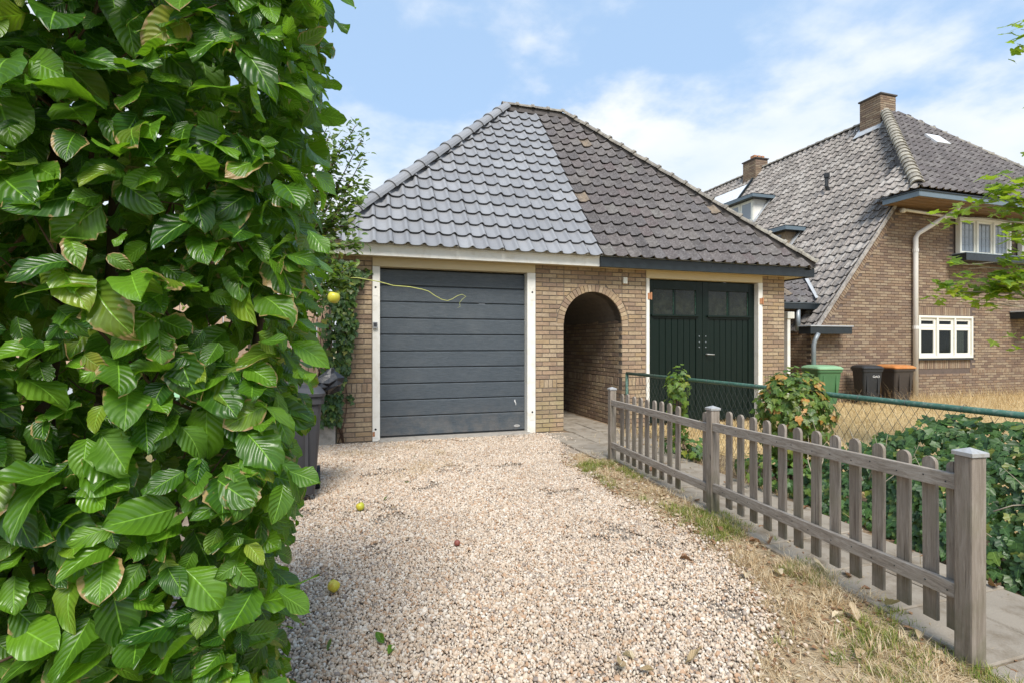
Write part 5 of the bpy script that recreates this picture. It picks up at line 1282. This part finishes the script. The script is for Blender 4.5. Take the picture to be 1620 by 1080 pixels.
sub = N.new('ShaderNodeVectorMath'); sub.operation = 'SUBTRACT'; sub.inputs[1].default_value = (.5, .5, .5); L.new(nt_.outputs['Color'], sub.inputs[0])
scl = N.new('ShaderNodeVectorMath'); scl.operation = 'SCALE'; scl.inputs['Scale'].default_value = 1.1; L.new(sub.outputs[0], scl.inputs[0])
L.new(ico.outputs[0], sp.inputs['Geometry']); L.new(scl.outputs[0], sp.inputs['Offset'])
ss = N.new('GeometryNodeSetShadeSmooth'); L.new(sp.outputs[0], ss.inputs[0]); smt = N.new('GeometryNodeSetMaterial'); smt.inputs['Material'].default_value = M['pebble']; L.new(ss.outputs[0], smt.inputs[0])
m2p = N.new('GeometryNodeMeshToPoints'); L.new(gi.outputs[0], m2p.inputs[0])
iop = N.new('GeometryNodeInstanceOnPoints'); L.new(m2p.outputs[0], iop.inputs['Points']); L.new(smt.outputs[0], iop.inputs['Instance'])
for an, sock in (('prot', 'Rotation'), ('pscl', 'Scale')):
    na = N.new('GeometryNodeInputNamedAttribute'); na.data_type = 'FLOAT_VECTOR'; na.inputs['Name'].default_value = an
    if sock == 'Rotation':
        e2 = N.new('FunctionNodeEulerToRotation'); L.new(na.outputs[0], e2.inputs[0]); L.new(e2.outputs[0], iop.inputs[sock])
    else: L.new(na.outputs[0], iop.inputs[sock])
L.new(iop.outputs[0], go.inputs[0])
md = gravel.modifiers.new('scatter', 'NODES'); md.node_group = ng_; me.materials.append(M['pebble'])

# ================================================================== grass
def blades(name, mat, x, y, z, length, lean, width, seed, az=None):
    r_ = np.random.default_rng(seed); n = x.size; az = r_.uniform(0, 6.283, n) if az is None else az; ln = length; ca, sa = np.cos(az), np.sin(az)
    b = np.column_stack([x, y, z]); wv = np.column_stack([-sa, ca, np.zeros(n)]) * width[:, None]
    h1 = np.column_stack([ca * ln * np.sin(lean) * .42, sa * ln * np.sin(lean) * .42, ln * np.cos(lean) * .58]); h2 = np.column_stack([ca * ln * np.sin(lean), sa * ln * np.sin(lean), ln * np.cos(lean) * .85])
    V = np.stack([b - wv, b + wv, b + h1 + wv * .7, b + h1 - wv * .7, b + h2], 1).reshape(-1, 3); i0 = np.arange(n)[:, None] * 5
    F = np.concatenate([i0 + np.array([[0, 1, 2]]), i0 + np.array([[0, 2, 3]]), i0 + np.array([[3, 2, 4]])], 0)
    rnd = np.repeat(r_.random(n), 5)
    return tag(link(name, np_mesh(name, V, F, mat, False, {'rnd': ('FLOAT', rnd)})), kind='stuff')
r5 = np.random.default_rng(9)
def scatter(n, x0, x1, y0, y1, f, s=1.0):
    x = r5.uniform(x0, x1, n); y = r5.uniform(y0, y1, n); k = r5.random(n) < f(x, y); return x[k], y[k]
def verge(x, y):
    l = xr_gravel(y); fx = np.interp(y, [.3, 1.355, 3.11, 4.86, 6.7], [2.1, 2.27, 2.488, 2.605, 2.7])
    a = np.clip((x - l + .02) / .18, 0, 1) * np.clip((fx + .10 - x) / .1, 0, 1) * np.clip((5.25 - y) / .3, 0, 1)
    return a * np.clip(.55 + 1.3 * vnoise(x, y, 3.0, 5.0), .06, 1)
def tufts(n, f, k, spread):
    cx_, cy_ = scatter(n, .4, 2.75, .4, 5.4, f); m = cx_.size; cnt = r5.integers(k[0], k[1], m); idx = np.repeat(np.arange(m), cnt)
    return cx_[idx] + r5.normal(0, spread, idx.size), cy_[idx] + r5.normal(0, spread, idx.size)
x, y = tufts(42000, lambda a, b: verge(a, b) * np.where(b < 2.4, 1.0, .42) * np.clip(.25 + 1.6 * vnoise(a, b, 5.0, 41.0), 0, 1), (6, 22), .012)
n = x.size; blades('verge_straw', M['straw'], x, y, np.full(n, GZ - .008), r5.uniform(.03, .10, n), r5.uniform(.5, 1.5, n), r5.uniform(.0008, .0022, n), 1)
x, y = scatter(130000, .4, 2.75, .4, 5.4, lambda a, b: verge(a, b) * np.where(b < 2.3, .95, .4))
n = x.size; blades('loose_straw', M['straw'], x, y, np.full(n, GZ - .004), r5.uniform(.03, .12, n), r5.uniform(1.35, 1.58, n), r5.uniform(.0008, .002, n), 11)
x, y = tufts(30000, lambda a, b: verge(a, b) * np.clip(.15 + 2.4 * vnoise(a, b, 2.3, 11.0), 0, 1), (8, 26), .014)
n = x.size; blades('verge_grass', M['grass_green'], x, y, np.full(n, GZ - .008), r5.uniform(.02, .075, n), r5.uniform(.15, 1.2, n), r5.uniform(.0008, .002, n), 2)
x, y = scatter(16000, -.2, .95, 4.7, 6.3, lambda a, b: np.clip(.1 + 1.8 * vnoise(a, b, 2.6, 21.0), 0, 1))
n = x.size; blades('driveway_weeds', M['straw'], x, y, np.full(n, GZ), r5.uniform(.015, .045, n), r5.uniform(.5, 1.4, n), r5.uniform(.0012, .0025, n), 3)
x, y = scatter(9000, 2.75, 3.8, 1.0, 6.4, lambda a, b: np.clip((a - 3.2) / .3, .03, 1) * np.clip(.4 + 1.5 * vnoise(a, b, 2.6, 31.0), 0, 1))
n = x.size; blades('bed_weeds', M['grass_dry'], x, y, np.full(n, GZ - .01), r5.uniform(.04, .22, n), r5.uniform(.2, 1.2, n), r5.uniform(.0012, .003, n), 4)
x, y = scatter(90000, 3.85, 16.5, .8, 8.36, lambda a, b: np.clip(1.1 - .045 * a, .3, 1))
n = x.size; tall = np.clip((y - 5.6) / 2.4, 0, 1) * np.clip((x - 9.2) / 2.5, 0.0, 1)
blades('lawn_grass', M['grass_dry'], x, y, np.full(n, GZ - .012), r5.uniform(.04, .13, n) + tall * r5.uniform(.0, .28, n), r5.uniform(.3, 1.25, n), r5.uniform(.0018, .004, n), 5)
x, y = scatter(420, 9.8, 16.5, 6.6, 8.3, lambda a, b: np.ones(a.size))
n = x.size; blades('seed_stalks', M['straw'], x, y, np.full(n, GZ - .012), r5.uniform(.35, .75, n), r5.uniform(.4, 1.1, n), r5.uniform(.002, .0035, n), 6, az=r5.normal(math.pi, .6, n))

# ================================================================== fallen leaves
rf = random.Random(23)
def fallen(p, s, mat, k, label, group, flat=.35):
    V, F, L2 = LVF['dead'][k]; key = 'fallen_leaf_%d_%s' % (k, mat.name); me = bpy.data.meshes.get(key)
    if me is None: me = np_mesh(key, V, F, mat, True, {'luv': ('FLOAT_VECTOR', np.column_stack([L2, np.zeros(len(L2))]))})
    o = link('fallen_leaf', me); o.matrix_local = leaf_mx(Vector(p), Vector((0, 0, 1)) + rv(rf) * flat, rv(rf), s); tag(o, label, 'leaf', group); return o
def gpt(x, y, z=GZ): d = ray(x, y); t = (z - 1.2) / d[2]; return (d[0] * t, d[1] * t, z)
for x, y in ((985, 1045), (1002, 1042), (1012, 1055), (1085, 1048), (1335, 972), (1358, 980), (1318, 950), (1370, 1030), (1225, 900), (1310, 905), (1345, 865), (1400, 955), (1460, 1000), (1180, 905), (1270, 860)):
    p = gpt(x, y, GZ + .018); fallen(p, rf.uniform(.055, .085), M['dead_leaf'], rf.randrange(6), 'dry curled tan leaf lying on the straw verge beside the picket fence', 'tan leaves on the verge')
for x, y in ((1075, 882), (1140, 840), (1185, 855), (1205, 830), (1255, 905), (1215, 860), (1030, 745), (1100, 790), (1340, 905), (1378, 930)):
    fallen(gpt(x, y, GZ + .012), rf.uniform(.05, .08), M['brown_leaf'], rf.randrange(6), 'small brown dead leaf lying at the edge of the gravel', 'brown leaves by the gravel')
for i in range(26):
    p = (rf.uniform(2.95, 3.6), rf.uniform(1.3, 5.6), GZ + .012 + .02); fallen(p, rf.uniform(.05, .09), M['brown_leaf'] if rf.random() < .6 else M['dead_leaf'], rf.randrange(6), 'dead leaf lying between the slab path and the chain link fence', 'leaves beside the path')
for x, y, s in ((607, 1017, .06), (622, 1019, .055)):
    fallen(gpt(x, y, GZ + .015), s, M['leaf_beech_pale'], rf.randrange(6), 'pale green fallen leaf lying on the near gravel', 'green leaves on the gravel')
for x, y in ((607, 790), (518, 1028), (640, 762), (655, 720)):
    fallen(gpt(x, y, GZ + .012), .04, M['leaf_vine'], rf.randrange(6), 'tiny fresh green leaf dropped on the gravel', 'green bits on the gravel')
items = []
for i in range(3200):
    y = rf.uniform(.6, 5.2); l = float(xr_gravel(y)); x = rf.uniform(l - .05, 2.6); items.append((i, leaf_mx(Vector((x, y, GZ + .004)), Vector((0, 0, 1)) + rv(rf) * .5, rv(rf), rf.uniform(.012, .04)), rf.randrange(2)))
for i in range(420):
    items.append((i, leaf_mx(Vector((rf.uniform(2.9, 3.7), rf.uniform(1, 6.5), GZ + .006)), Vector((0, 0, 1)) + rv(rf) * .5, rv(rf), rf.uniform(.015, .05)), rf.randrange(2)))
for i in range(140):
    items.append((i, leaf_mx(Vector((rf.uniform(-.2, 2.4), 6.6 - abs(rf.gauss(0, .25)), GZ + .008)), Vector((0, 0, 1)) + rv(rf) * .5, rv(rf), rf.uniform(.012, .03)), rf.randrange(2)))
for i in range(420):
    items.append((i, leaf_mx(Vector((rf.uniform(-.4, 1.9), rf.uniform(1.3, 6.4), GZ + .012)), Vector((0, 0, 1)) + rv(rf) * .5, rv(rf), rf.uniform(.008, .022)), rf.randrange(2)))
for i in range(260):
    items.append((i, leaf_mx(Vector((-.3 + abs(rf.gauss(0, .35)), rf.uniform(3.2, 6.5), GZ + .012)), Vector((0, 0, 1)) + rv(rf) * .5, rv(rf), rf.uniform(.01, .03)), rf.randrange(2)))
lo = tag(empty('leaf_litter', (2.5, 3, GZ)), kind='stuff')
leaves(lo, items, 'small', [M['brown_leaf'], M['dead_leaf']], 0, mass='litter', off=Vector((2.5, 3, GZ)))
